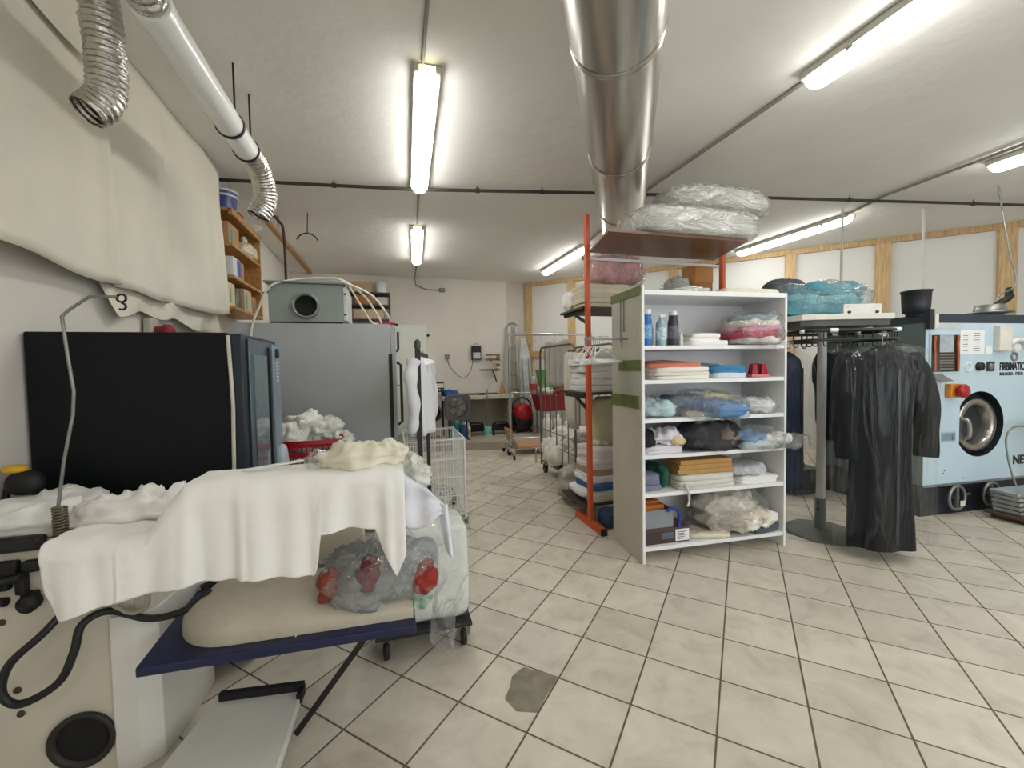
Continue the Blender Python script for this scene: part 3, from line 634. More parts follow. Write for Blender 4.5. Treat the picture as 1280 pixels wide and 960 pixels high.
# ------------------------------------------------------------------ white wire cart
t = thing('wire_cart', 'white wire laundry cart on casters behind the draped cloth', 'cart', (.355, 4.08, 0))
X, Y, Z0, Z1 = .262, .36, .12, .835
def wirepanel(p0, p1, z0, z1, nv, nh, mb, r=.0028):
    A, B = Vector(p0 + (0,)), Vector(p1 + (0,))
    for k in range(nv + 1):
        q = A.lerp(B, k / nv); mb.tube([q + Vector((0, 0, z0)), q + Vector((0, 0, z1))], r, 5)
    for k in range(nh + 1):
        z = z0 + (z1 - z0) * k / nh; mb.tube([A + Vector((0, 0, z)), B + Vector((0, 0, z))], r * 1.5, 5)
    return mb
cs = [(-X, -Y), (X, -Y), (X, Y), (-X, Y)]
for i, nv in ((0, 20), (1, 13), (2, 20), (3, 13)): wirepanel(cs[i], cs[(i + 1) % 4], Z0 + .03, Z1 - .01, nv, 4, MB()).build('wire_side', M_whitem, t)
mb = MB()
for k in range(13): mb.tube([(-X + 2 * X * k / 12, -Y, Z0 + .03), (-X + 2 * X * k / 12, Y, Z0 + .03)], .0028, 5)
for k in range(7): mb.tube([(-X, -Y + 2 * Y * k / 6, Z0 + .03), (X, -Y + 2 * Y * k / 6, Z0 + .03)], .0028, 5)
mb.build('wire_base', M_whitem, t)
for z in (Z0 + .03, Z1): MB().tube([(x, y, z) for x, y in cs], .008, 8, closed=True).build('rim', M_whitem, t)
for x, y in cs: MB().tube([(x, y, .1), (x, y, Z1)], .009, 8).build('corner_post', M_whitem, t)
def caster(t, x, y, r=.04, top=.12, m=M_galv, w=.022):
    o = MB().box(x - .02, x + .02, y - .02, y + .02, top - .012, top).bar((x - w, y, top - .01), (x - w, y + .02, r * .9), .004, .03, up=(1, 0, 0)).bar((x + w, y, top - .01), (x + w, y + .02, r * .9), .004, .03, up=(1, 0, 0)).build('caster_fork', m, t)
    MB().lathe([(r * .5, -w * .7), (r * .95, -w * .6), (r, 0), (r * .95, w * .6), (r * .5, w * .7)], (x, y + .02, r), (1, 0, 0), 22).build('caster_wheel', M_rubber, o)
    MB().lathe([(r * .5, -w * .75), (r * .5, w * .75)], (x, y + .02, r), (1, 0, 0), 16).build('wheel_hub', M_galv, o)
for x, y in cs: caster(t, x * .96, y * .95)
tag(MB().blob((.36, 4.06, .22), (.2, .26, .07), 2.6, .03, 7, 4, zmin=.153).build('laundry', mat('spotted_cloth', '#b9b9b4', .9, var=.35, scale=30)), 'speckled grey laundry at the bottom of the white wire cart', 'laundry')
# ------------------------------------------------------------------ low trolley with wrapped bundle
t = thing('dolly', 'low flat trolley on black casters at the centre, carrying white wrapped linen', 'trolley', (.13, 2.3, 0))
MB().box(-.24, .24, -.2, .2, .125, .145).build('deck', M_black, t, bevel=.004)
for x, y in ((-.19, -.16), (.2, -.16), (-.19, .14), (.2, .14)): caster(t, x, y, .048, .125)
t = thing('wrapped_linen', 'white plastic wrapped linen bundle standing on the low trolley', 'bundle', (.13, 2.3, .146))
MB().blob((0, 0, .25), (.24, .15, .25), 9, .009, 7, 3, n=30, zmin=0).build('linen', [mat('linen_bundle', '#dcdfda', .6, var=.05, scale=8, bump=.4, bscale=22)], t)
MB().blob((0, -.003, .252), (.246, .156, .256), 9, .006, 9, 5, n=30, zmin=.001).build('plastic_wrap', film('linen_film', '#eef1ee', .16, .12, 4, gloss=.25, crease_glint=.03), t)
o = MB().blob((-.03, -.16, .2), (.08, .012, .11), 2.2, .012, 14, 4, n=18).build('printed_mark', mat('green_print', '#a9c9b6', .5, var=.3, scale=30), t, label='pale green print on the wrapping')

# ------------------------------------------------------------------ back counter zone
M_conc = mat('concrete', '#a39d90', .85, var=.08, scale=3)
t = thing('stone_counter', 'pale stone counter against the back wall', 'counter', (1.66, 8.42, .14))
MB().box(-.72, .72, -.28, .29, .7, .77).build('worktop', mat('stone_top', '#b9b4a6', .6, var=.06), t, bevel=.006)
for x in (-.69, .62): MB().box(x, x + .07, -.24, .29, 0, .7).build('support', M_conc, t, bevel=.005)
MB().box(-.62, .62, .24, .285, 0, .7).build('back_panel', M_conc, t)
tag(MB().box(1.22, 2.15, 8.5, 8.7, .911, .935).build('wooden_board', mat('brown_board', '#6b4a35', .7, var=.15)), 'long thin brown board lying on the stone counter', 'board')
tag(MB().box(1.72, 1.84, 8.36, 8.46, .911, .95).build('small_box', M_black, bevel=.004), 'small dark box on the edge of the stone counter', 'box')
tag(MB().blob((1.14, 8.4, .96), (.15, .14, .07), 2.2, .05, 6, 2, zmin=.911).build('cloth', mat('blue_cloth', '#28569b', .8, var=.12)), 'crumpled blue cloth on the left end of the stone counter', 'cloth')
tag(MB().prism([(2.2, 8.5), (2.34, 8.5), (2.34, 8.53), (2.2, 8.53)], .911, .912).add([(2.2, 8.6, .911), (2.34, 8.6, .911), (2.27, 8.64, 1.2), (2.2, 8.62, .911), (2.34, 8.62, .911), (2.27, 8.66, 1.2)], [(0, 1, 2), (5, 4, 3), (0, 2, 5, 3), (2, 1, 4, 5), (1, 0, 3, 4)]).build('wooden_wedge', M_woodd), 'wooden triangular wedge at the right end of the stone counter', 'wedge')
t = thing('washing_machine', 'grey front loading washing machine against the back wall left of the counter', 'washing machine', (.66, 8.38, .14))
MB().box(-.26, .26, -.27, .3, .02, .86).build('cabinet_body', mat('washer_grey', '#a8a29b', .4, .2), t, bevel=.01)
MB().lathe([(.17, 0), (.17, -.03), (.13, -.035)], (.1, -.27, .48), (0, 1, 0), 28).build('door_ring', mat('washer_ring', '#55534f', .35, .4), t)
MB().lathe([(.128, -.036), (.1, -.045), (0, -.05)], (.1, -.27, .48), (0, 1, 0), 28, cap=False).build('door_glass', mat('black_glass', '#0c0d0f', .08), t)
MB().box(-.26, .26, -.275, -.27, .74, .85).build('control_panel', mat('washer_panel', '#8b8680', .4), t)
for x in (-.2, .2): MB().lathe([(.03, 0), (.03, .021)], (x, -.2, 0)).lathe([(.03, 0), (.03, .021)], (x, .22, 0)).build('foot', M_rubber, t)
t = thing('token_box', 'black control box with a cream label on top of the back washing machine', 'control box', (.84, 8.4, 1.0))
MB().box(-.14, .16, -.1, .1, .001, .2).build('box_body', mat('dark_teal_box', '#252f33', .4), t, bevel=.006)
MB().box(.0, .15, -.103, -.1, .09, .17).build('label_plate', mat('cream_label', '#e2d9c4', .5), t); MB().lathe([(.018, 0), (.016, -.02)], (.07, -.1, .05), (0, 1, 0), 14).build('knob', M_whitem, t)
MB().tube([(-.02, 0, .2), (-.03, 0, .36), (-.05, 0, .44)], .008, 6).build('antenna', M_black, t)
# floor fan
t = thing('floor_fan', 'square grey box fan standing in front of the back counter', 'fan', (1.17, 7.72, .14))
mb = MB(); prof = []
def rsq(w, r, n=8):
    P = []
    for cx, cy, a0 in ((w - r, w - r, 0), (-w + r, w - r, 90), (-w + r, -w + r, 180), (w - r, -w + r, 270)):
        P += [(cx + r * cos(R(a0 + 90 * k / n)), cy + r * sin(R(a0 + 90 * k / n))) for k in range(n + 1)]
    return P
o_ = rsq(.235, .09); i_ = [(.185 * cos(2 * pi * k / len(o_) + pi / len(o_)), .185 * sin(2 * pi * k / len(o_) + pi / len(o_))) for k in range(len(o_))]
n = len(o_); c0 = .6
vs = [(x, -.07, c0 + y) for x, y in o_] + [(x, .07, c0 + y) for x, y in o_] + [(x, -.07, c0 + y) for x, y in i_] + [(x, .07, c0 + y) for x, y in i_]
fs = []
for k in range(n):
    q = (k + 1) % n; fs += [(k, q, n + q, n + k), (2 * n + k, 3 * n + k, 3 * n + q, 2 * n + q), (k, 2 * n + k, 2 * n + q, q), (n + k, n + q, 3 * n + q, 3 * n + k)]
mb.add(vs, fs); mb.build('housing', mat('fan_grey', '#4f5052', .4), t)
mb = MB()
for rr in (.04, .075, .11, .145, .178): mb.tube([(rr * cos(a * pi / 12), -.06, c0 + rr * sin(a * pi / 12)) for a in range(24)], .003, 5, closed=True)
for a in range(8): mb.tube([(0, -.06, c0), (.183 * cos(a * pi / 4), -.06, c0 + .183 * sin(a * pi / 4))], .003, 5)
mb.build('grille', M_galv, t)
for a in range(5):
    th = a * 2 * pi / 5; mb = MB()
    mb.grid(lambda u, v: ((.03 + .14 * u) * cos(th + (v - .5) * .9), -.01 + .04 * (v - .5), c0 + (.03 + .14 * u) * sin(th + (v - .5) * .9)), 6, 6)
    mb.build('fan_blade', mat('fan_blade', '#9a9b9a', .3, .3), t, solid=.004)
MB().lathe([(.035, -.03), (.035, .03)], (0, 0, c0), (0, 1, 0), 16).build('motor_hub', M_black, t)
for x in (-.16, .16): MB().tube([(x, 0, c0 - .22), (x * 1.1, 0, .015), (x * 1.1, -.14, .015)], .012, 8).tube([(x * 1.1, 0, .015), (x * 1.1, .14, .015)], .012, 8).build('leg', M_black, t)
def bottle(name, label, cat, x, y, z, r, h, col, cap, grp, capcol='#e8e8e8', neck=.35, spray=False, lab=None):
    t = thing(name, label, cat, (x, y, z), 0, grp)
    MB().lathe([(r * .92, 0), (r, .01), (r, h * .68), (r * .8, h * .78), (r * neck, h * .84), (r * neck, h * .88)], n=20).build('bottle_body', mat('bottle_' + col, col, .28, var=.05), t)
    if spray:
        MB().lathe([(r * .4, h * .88), (r * .4, h * .94)], n=14).bar((-r * .3, 0, h * .97), (r * 1.0, 0, h * .97), r * .4, h * .07).build('spray_head', mat('cap_' + capcol, capcol, .4), t)
    else:
        MB().lathe([(r * cap, h * .85), (r * cap, h * .99), (r * cap * .9, h)], n=18).build('cap', mat('cap_' + capcol, capcol, .4), t)
    if lab: MB().lathe([(r * 1.01, h * .2), (r * 1.01, h * .58)], n=20, cap=False).build('paper_label', mat('label_' + lab, lab, .5, var=.3, scale=40), t)
    return t
bottle('detergent_bottle', 'teal detergent can on the raised step under the box fan', 'bottle', 1.19, 8.0, .14, .075, .36, '#2f8f93', .5, 'bottles on the raised step')
bottle('detergent_bottle', 'dark blue detergent can on the raised step beside the teal one', 'bottle', 1.31, 7.88, .14, .07, .3, '#2853a2', .5, 'bottles on the raised step')
bottle('detergent_bottle', 'white detergent bottle on the raised step beside the black stool', 'bottle', 1.40, 7.92, .14, .045, .27, '#e6e2d8', .4, 'bottles on the raised step', lab='#c9a860')
def stool(x, y, label):
    t = thing('step_stool', label, 'stool', (x, y, .14), 0, 'black stools under the counter')
    MB().box(-.13, .13, -.09, .09, .235, .25).build('seat', M_rubber, t, bevel=.004)
    for s in (-1, 1): MB().add([(s * .13, -.09, .235), (s * .13, .09, .235), (s * .19, .13, 0), (s * .19, -.13, 0), (s * .115, -.09, .235), (s * .115, .09, .235), (s * .175, .13, 0), (s * .175, -.13, 0)], [(0, 1, 2, 3), (7, 6, 5, 4), (0, 3, 7, 4), (1, 5, 6, 2), (3, 2, 6, 7), (0, 4, 5, 1)]).build('leg', M_rubber, t)
    MB().box(-.16, .16, .06, .075, .06, .2).build('apron', M_rubber, t)
stool(1.58, 8.08, 'black plastic step stool under the counter beside the white bottle')
stool(2.07, 8.02, 'black plastic step stool under the right end of the counter')
t = thing('dustpan', 'mint green dustpan with a long stick handle leaning in front of the counter', 'dustpan', (1.8, 8.0, .14))
MB().box(-.075, .075, -.06, .06, 0, .012).box(-.075, .075, .045, .06, .01, .16).box(-.075, -.065, -.06, .06, .01, .1).box(.065, .075, -.06, .06, .01, .1).build('pan', mat('mint', '#86cbbd', .4), t)
MB().tube([(0, .05, .12), (.02, .115, .64), (.03, .118, .9)], .01, 8).build('stick', M_galv, t)
tag(MB().box(1.09, 1.19, 8.715, 8.775, 1.66, 1.76).lathe([(.022, -.004), (.022, .0)], (1.14, 8.715, 1.71), (0, 1, 0), 14).build('wall_socket', mat('socket_tan', '#8f897c', .5), bevel=.006), 'grey wall socket on the back wall left of the black box', 'socket')
t = thing('control_box', 'small black box with a silver face on the back wall', 'control box', (1.745, 8.74, 1.64))
MB().box(-.1, .1, -.05, .03, 0, .29).build('box_body', M_black, t, bevel=.006); MB().box(-.075, .08, -.053, -.05, .02, .15).build('face_plate', mat('silver_face', '#c4c6c4', .3, .5, var=.25, scale=25), t)
MB().tube(arc((0, -.01, .29), .045, 0, pi, 10), .006, 6).build('handle', M_black, t)
tag(MB().tube(smooth_path([(1.14, 8.72, 1.66), (1.16, 8.71, 1.55), (1.25, 8.72, 1.42), (1.4, 8.72, 1.28), (1.5, 8.72, 1.27), (1.6, 8.72, 1.38), (1.655, 8.72, 1.55), (1.66, 8.72, 1.65)], 8), .008, 6).build('power_cable', mat('grey_cable', '#6d6a66', .6)), 'grey cable drooping between the wall socket and the black box on the back wall', 'cable')
t = thing('water_tap', 'cluster of old taps and pipes on the back wall above the counter', 'tap', (2.05, 8.72, 1.3))
M_brass = mat('old_brass', '#8b7a5e', .45, .5, var=.2)
for z in (.12, .34, .44): MB().tube([(-.12, -.05, z), (.2, -.05, z)], .02, 8).tube([(-.05, -.05, z), (-.05, .02, z)], .016, 6).build('pipe', M_brass, t)
for x, z in ((0, .34), (.15, .38), (.12, .12), (.14, .22)): MB().lathe([(.035, 0), (.04, .02), (.02, .06), (.035, .07), (.035, .085)], (x, -.05, z), (0, -1, 0), 14).build('valve', M_brass, t)
MB().tube([(-.26, -.08, .12), (.0, -.08, .13)], .022, 8).build('spout', M_galv, t); MB().tube(smooth_path([(.02, -.08, .12), (.06, -.1, .0), (.1, -.1, -.14)], 5), .014, 6).build('rubber_hose', M_rubber, t)
tag(MB().lathe([(.025, 0), (.025, -.015)], (.76, 8.765, 2.15), (0, 1, 0), 12).box(.7, .74, 8.71, 8.77, 2.14, 2.17).build('light_switch', M_black), 'small black switch on the back wall right of the white door', 'switch')
# ladder and ironing board in the corner
t = thing('step_ladder', 'grey aluminium ladder leaning in the back corner', 'ladder', (2.50, 8.42, .14))
for s in (-.1, .1): MB().bar((s - .02, 0, 0), (s * .8 + .04, .25, 2.2), .03, .06).build('side_rail', M_galv, t)
for k in range(7): MB().bar((-.11 + k * .004, .03 * k + .02, .28 + k * .29), (.11, .03 * k + .02, .28 + k * .29), .05, .02).build('rung', M_galv, t)
MB().tube(arc((.04, .26, 2.15), .12, 0, pi, 12), .02, 8).build('top_hoop', M_galv, t)
t = thing('ironing_board', 'narrow pale folded ironing board leaning beside the ladder in the back corner', 'ironing board', (2.78, 8.46, .14))
MB().grid(lambda u, v: ((v - .5) * .26 * (1 if u < .8 else max(.25, 1 - (u - .8) * 3.2)), .2 * u, 1.95 * u), 20, 6).build('board_top', mat('board_cover', '#bfc3c1', .7, var=.1), t, solid=.03)
for s in (-.07, .07): MB().tube([(s, -.06, .05), (s, .1, 1.5)], .012, 8).build('leg', M_galv, t)

# ------------------------------------------------------------------ vacuum, red trough, green tub
t = thing('vacuum_cleaner', 'red and black wet vacuum on the raised step at the back', 'vacuum cleaner', (2.56, 8.17, .14))
MB().blob((0, 0, .28), (.23, .2, .27), 2.6, .0, 1, 1, n=24, zmin=.04).build('tank', mat('vac_black', '#241c1c', .25), t)
MB().blob((0, -.06, .40), (.2, .18, .2), 2.2, 0, 1, 1, n=22).build('red_lid', mat('vac_red', '#a3101c', .18), t)
MB().tube(arc((0, 0, .5), .2, R(-10), R(190), 16), .018, 8).build('handle', M_black, t)
for x in (-.15, .15):
    for y in (-.13, .13): MB().lathe([(.035, -.012), (.035, .012)], (x, y, .035), (1, 0, 0), 14).build('wheel', M_rubber, t)
t = thing('red_trough', 'dark red plastic trough with rags on a grey stand on the raised step', 'trough', (3.14, 7.75, .14))
M_dr = mat('dark_red_plastic', '#8e2230', .4, var=.1)
mb = MB(); w, d_, h = .45, .24, .3; q = [(-w, -d_), (w, -d_), (w, d_), (-w, d_)]
z0 = .46
vs = [(x * .8, y * .8, z0) for x, y in q] + [(x, y, z0 + h) for x, y in q] + [(x * .95, y * .93, z0 + h) for x, y in q] + [(x * .76, y * .74, z0 + .02) for x, y in q]
fs = [(3, 2, 1, 0)] + [f for i in range(4) for j in [(i + 1) % 4] for f in ((i, j, 4 + j, 4 + i), (4 + i, 4 + j, 8 + j, 8 + i), (8 + i, 8 + j, 12 + j, 12 + i))] + [(12, 13, 14, 15)]
mb.add(vs, fs); mb.build('tub', M_dr, t, bevel=.008)
MB().box(-.47, .47, -.26, .26, z0 + h, z0 + h + .025).box(-.42, .42, -.22, .22, z0 + h - .005, z0 + h + .03).build('rim', M_dr, t, bevel=.006)
for x in (-.34, .34):
    for y in (-.17, .17): MB().bar((x, y, 0), (x, y, z0), .03, .03, up=(0, 1, 0)).build('leg', M_galv, t)
for x, y, z, s, c, l in ((-.25, -.05, .83, 1, '#d6cfc6', 'pale rag heaped at the left end of the dark red trough'), (.05, -.04, .83, 2, '#9c4048', 'reddish rag heaped in the middle of the dark red trough'), (.3, .0, .83, 3, '#c5c0b5', 'grey rag heaped at the right end of the dark red trough')):
    tag(MB().blob((3.14 + x, 7.75 + y, .14 + z), (.17, .16, .1), 2.2, .07, 7, s, zmin=.14 + z0 + h + .031, ripple=.02).build('rag', mat('rag_' + c, c, .9, var=.15)), l, 'rag', 'rags on the red trough')
t = thing('green_tub', 'green plastic tub standing on the dark red trough', 'tub', (3.0, 7.72, 1.06))
q = [(-.24, -.16), (.24, -.16), (.24, .16), (-.24, .16)]; h = .34; mb = MB()
vs = [(x * .78, y * .78, 0) for x, y in q] + [(x, y, h) for x, y in q] + [(x * .95, y * .93, h) for x, y in q] + [(x * .74, y * .72, .02) for x, y in q]
mb.add(vs, [(3, 2, 1, 0)] + [f for i in range(4) for j in [(i + 1) % 4] for f in ((i, j, 4 + j, 4 + i), (4 + i, 4 + j, 8 + j, 8 + i), (8 + i, 8 + j, 12 + j, 12 + i))] + [(12, 13, 14, 15)])
mb.build('tub_body', mat('green_plastic', '#4f9a4b', .4, var=.04), t, bevel=.01)
MB().tube([(x * 1.02, y * 1.02, h) for x, y in q], .012, 8, closed=True).build('rim', mat('green_rim', '#7db86a', .4), t)
bottle('spray_bottle', 'grey and red bottle standing at the left end of the red trough', 'bottle', 2.66, 7.7, .94, .07, .34, '#99908a', .5, 'bottles around the red trough', lab='#a02c35')
for i, (x, y) in enumerate(((2.86, 7.5), (3.08, 7.52), (3.3, 7.5))):
    bottle('jerrycan', ['white plastic jug under the red trough, left', 'white plastic jug under the red trough, middle', 'white plastic jug under the red trough, right'][i], 'jug', x, y, .14, .09, [.42, .4, .34][i], '#dcd6cb', .4, 'jugs under the red trough')

# ------------------------------------------------------------------ chrome garment rack at the back
t = thing('garment_rack', 'tall chrome garment rack on casters at the back beside the ladder', 'garment rack', (2.52, 6.45, 0), R(-4))
for x in (-.68, .72):
    MB().tube([(x, 0, .12), (x, 0, 1.99)], .015, 10).build('post', M_chrome, t)
    MB().tube(smooth_path([(x, -.24, .08), (x, -.2, .16), (x, 0, .17), (x, .2, .16), (x, .24, .08)], 6), .016, 8).build('foot_bar', M_chrome, t)
    for y in (-.24, .24): MB().lathe([(.035, -.014), (.04, 0), (.035, .014)], (x, y, .04), (1, 0, 0), 16).build('caster_wheel', M_rubber, t)
MB().tube([(-.7, 0, 1.99), (.74, 0, 1.99)], .018, 10).build('rail', M_chrome, t); MB().tube([(-.68, 0, 1.05), (-.35, 0, 1.05), (-.33, .0, .95)], .012, 8).build('side_bar', M_chrome, t); MB().tube([(-.68, 0, .3), (.72, 0, .3)], .012, 8).build('lower_bar', M_chrome, t)
def hanger(name, label, p, rot, m, w=.2, grp=None, drop=.1, tilt=0, r=.0035):
    t = thing(name, label, 'hanger', p, rot, grp)
    MB().tube([(0, 0, -.085), (0, 0, -.03)] + arc((.02, 0, -.018), .02, R(200), R(-40), 8), .0025, 6).build('hook', M_galv, t)
    MB().tube([(0, 0, -.085), (w, 0, -.085 - drop), (-w, 0, -.085 - drop)], r, 6, closed=True).build('frame', m, t)
    return t
for i, (x, c) in enumerate(((2.08, M_black), (2.25, M_woodd), (2.36, M_whitem), (2.6, M_black), (2.75, M_galv), (2.86, M_black))):
    hanger('coat_hanger', ['black', 'wooden', 'white', 'dark', 'grey metal', 'black'][i] + ' hanger on the chrome garment rack, ' + ['leftmost', 'second from left', 'third from left', 'fourth from left', 'fifth from left', 'rightmost'][i], (x, 6.45 - (x - 2.52) * .07, 1.99), R(20 + 13 * i), c, .19, 'hangers on the chrome garment rack')
# wooden rolling base in front of the step
t = thing('wheeled_board', 'brown wooden board trolley with curved chrome legs by the raised step', 'trolley', (2.28, 6.82, 0))
MB().box(-.28, .5, -.25, .2, .12, .15).build('deck', mat('light_ply', '#b98e66', .55, var=.1, stretch=(2, 12, 12)), t, bevel=.004)
MB().grid(lambda u, v: (-.28 - .12 * sin(u * pi / 2), -.25 + .45 * v, .13 + .3 * u), 8, 4).build('back_rest', mat('light_ply'), t, solid=.02)
for y in (-.2, .17):
    MB().tube(smooth_path([(-.43, y, .07), (-.43, y, .18), (-.36, y, .22), (-.29, y, .15), (-.2, y, .11), (.45, y, .11)], 6), .014, 8).build('frame_tube', M_chrome, t)
    for x in (-.43, .43): MB().lathe([(.03, -.012), (.035, 0), (.03, .012)], (x, y, .036), (0, 1, 0), 16).build('caster_wheel', M_rubber, t)

# ------------------------------------------------------------------ roll cage with laundry
t = thing('roll_cage', 'chrome roll cage trolley full of white laundry behind the orange rack', 'roll cage', (2.22, 4.85, 0))
M_cage = mat('cage_steel', '#7e7a72', .3, .9, var=.05)
MB().box(-.24, .24, -.56, .56, .15, .175).build('deck', mat('cage_deck', '#8c7a5a', .6, var=.1), t, bevel=.003)
for x in (-.25, .25):
    MB().tube([(x, -.56, .12), (x, -.56, 1.62)] + arc((x, -.46, 1.62), .1, pi, pi / 2, 6, 'yz') + arc((x, .46, 1.62), .1, pi / 2, 0, 6, 'yz') + [(x, .56, .12)], .015, 8).build('side_frame', M_cage, t)
    mb = MB()
    for k in (-.36, -.18, 0, .2, .38): mb.tube([(x, k, .16), (x, k, 1.72 if abs(k) < .3 else 1.7)], .007, 6)
    for z in (.45, .62): mb.tube([(x, -.56, z), (x, .56, z)], .006, 6)
    mb.build('side_bars', M_cage, t)
MB().tube([(-.25, .56, .16), (.25, .56, .16)], .012, 8).tube([(-.25, .56, 1.2), (.25, .56, 1.2)], .01, 8).build('end_bars', M_cage, t)
MB().tube([(-.25, -.56, .16), (.25, -.56, .16)], .014, 8).build('front_bar', M_cage, t)
MB().tube(smooth_path([(-.25, .52, .3), (-.34, .52, .34), (-.35, .52, .15)], 5), .013, 8).build('brake_bar', M_chrome, t)
for x in (-.21, .21):
    for y in (-.5, .5): caster(t, x, y, .055, .15, M_cage, .024)
t = thing('laundry_bag', 'big white laundry sack bulging inside the roll cage', 'sack', (2.2, 4.88, .178))
MB().blob((0, 0, .25), (.215, .48, .24), 2.6, .055, 4.5, 6, n=30, zmin=0, ripple=.012).build('sack', mat('sack_cloth', '#e6e3da', .9, var=.06, bump=.2), t)
MB().blob((-.2, .16, .18), (.085, .3, .18), 2.2, .045, 6, 9, n=28, zmin=-.02).build('sheet_overhang', mat('sack_cloth'), t)
MB().blob((.0, -.25, .33), (.2, .24, .13), 2.3, .05, 8, 8, n=22).build('loose_linen', mat('sack_grey', '#aeab9f', .9, var=.14, bump=.3), t)
tag(MB().grid(lambda u, v: (1.945 + .012 * sin(u * 40) * v + (-.03 if v > .5 else .02) * 0 + .022 * (1 if v < .97 else 1), 4.42 + u * .78, 1.765 - .55 * v + .015 * sin(u * 9)), 60, 10).build('grey_sheet', mat('grey_cloth', '#a9a79f', .9, var=.05), solid=.004), 'grey pleated sheet hanging on the side of the roll cage', 'sheet')
t = thing('hanging_towel', 'cream towel hung over the roll cage side, near the orange post', 'towel', (1.93, 4.3, 1.62))
MB().loft([(0, 0, 0, .05, .07), (-.03, 0, 0, .06, .12), (-.3, 0, .02, .05, .14), (-.62, 0, .0, .05, .13), (-.85, .01, -.04, .04, .08)], 36, ripple=.16, rk=6, seed=2).build('towel', mat('cream_towel', '#cfcabd', .95, var=.05), t)
MB().tube(arc((0, 0, -.01), .03, 0, pi, 8), .008, 6).build('hanger_hook', M_black, t)
# ------------------------------------------------------------------ orange cantilever rack
M_or = mat('orange_paint', '#c4501f', .45, var=.05)
t = thing('orange_rack', 'orange steel cantilever rack with dark arms behind the white shelf unit', 'rack', (1.715, 3.43, 0))
for x, zt, n_ in ((0, 2.80, 0), (1.46, 2.62, 1)):
    MB().bar((x, 0, .03), (x - (.01 if x == 0 else 0), 0, zt), .038, .05, up=(0, 1, 0)).build('upright', M_or, t, bevel=.004)
    MB().bar((x, -.24, .03), (x, .27, .03), .05, .055).build('foot', M_or, t, bevel=.004)
    MB().box(x - .027, x + .027, -.262, -.2405, .004, .062).build('foot_cap', M_rubber, t)
for x in (0, 1.46):
    for z in (2.445, 1.965, 1.178, .145):
        MB().bar((x, .0, z), (x, .52 if z < 2.3 else .1, z), .03, .03).build('arm', M_black, t)
        if .3 < z < 2.3: MB().bar((x, .02, z - .12), (x, .28, z - .015), .02, .025).build('brace', M_black, t)
MB().tube([(.0, .03, 2.43), (1.46, .03, 2.43)], .014, 8).build('cross_tube', M_whitem, t)
M_bb = mat('brown_shelf', '#6e4a34', .35, var=.1, scale=2, stretch=(1, 6, 1))
MB().prism([(-.13, -.6), (1.14, -.62), (1.32, -.04), (-.0, -.03)], 2.462, 2.482).build('shelf', [M_bb], t, label='brown top shelf board')
for z in (1.982, 1.195, .162): MB().box(-.04, 1.5, .04, .56, z, z + .02).build('shelf', mat('dark_board', '#3a3029', .6), t)
# load of the top shelf
def bagged(name, label, cat, c, r, cols, z0, seed, grp=None, film_=None, amp=.02, p=3.2, n=26, layers=None):
    t = thing(name, label, cat, (c[0], c[1], z0), 0, grp)
    if layers:
        z = .004; H = r[2] * 2 - .02
        for i, cc in enumerate(cols):
            h = H / len(cols); MB().blob((.01 * (i % 2), .0, z + h / 2), (r[0] * .93, r[1] * .92, h * .56), p, amp * .6, 7, seed + i, n=20, zmin=.003).build('folded_cloth', mat('cloth_' + cc, cc, .85, var=.08, bump=.2, bscale=25), t); z += h
    else:
        MB().blob((0, 0, r[2]), (r[0] * .94, r[1] * .93, r[2] * .95), p, amp, 7, seed, n=n, zmin=.004, ripple=amp * .3).build('folded_cloth', mat('cloth_' + cols[0], cols[0], .85, var=.1, bump=.25, bscale=20), t)
    MB().blob((0, 0, r[2]), (r[0] * 1.03, r[1] * 1.03, r[2] * 1.06), p * .9, amp * 1.5, 10, seed + 5, n=n + 4, zmin=.001).build('plastic_bag', film_ or M_film, t)
    return t
bagged('bedding_bag', 'clear bag of folded white bedding lying on the brown top shelf, lower one', 'bedding bag', (2.42, 3.0), (.56, .25, .105), ['#dfe0dc'], 2.484, 3, 'bedding bags on the orange rack', M_film2, .008, 6)
bagged('bedding_bag', 'clear bag of white bedding on top of the other, tilted toward the right', 'bedding bag', (2.67, 3.02), (.52, .25, .105), ['#d5d6d0'], 2.70, 6, 'bedding bags on the orange rack', M_film2, .013, 3.2)
z = 2.003
for i in range(5):
    h = .044
    tag(MB().slab((1.97, 3.72), .5, .4, z, h - .002, 1, R(2 * (i % 3) - 2), .008, i).build('folded_towel', mat('towel_%d' % (i % 2), ['#cdc6ab', '#d5cfbb'][i % 2], .95, var=.06, bump=.3, bscale=60)), 'beige folded towel in the pile under the pink bag, ' + ['bottom one', 'second from bottom', 'middle one', 'second from top', 'top one'][i], 'towel', 'beige towels on the orange rack'); z += h
bagged('pink_blanket_bag', 'clear bag of folded pink blanket on the beige towels of the orange rack', 'blanket bag', (2.13, 3.70), (.29, .2, .15), ['#cf9a9a'], z + .001, 8, None, M_film, .025, 3)
tag(MB().blob((1.72, 3.85, 2.1), (.05, .1, .1), 2.4, .02, 8, 3, zmin=2.003).build('white_cloth', M_linen), 'white cloth bundle at the left end of the upper orange rack shelf', 'cloth')
t = thing('wooden_box', 'open orange brown wooden box on the orange rack beyond the white shelf top', 'box', (3.12, 3.72, 2.003))
MB().box(-.12, .12, -.09, .09, 0, .48).build('box_body', mat('orange_brown', '#a8651f', .5, var=.1), t, bevel=.004); MB().box(-.1, .12, -.095, -.09, .3, .47).build('front_panel', mat('orange_brown2', '#b87a26', .5), t)
bagged('plastic_pack', 'crumpled clear pack of white cloth beside the wooden box on the orange rack', 'pack', (2.86, 3.7), (.15, .14, .17), ['#cfcdc6'], 2.003, 4, None, M_film, .03, 2.4)
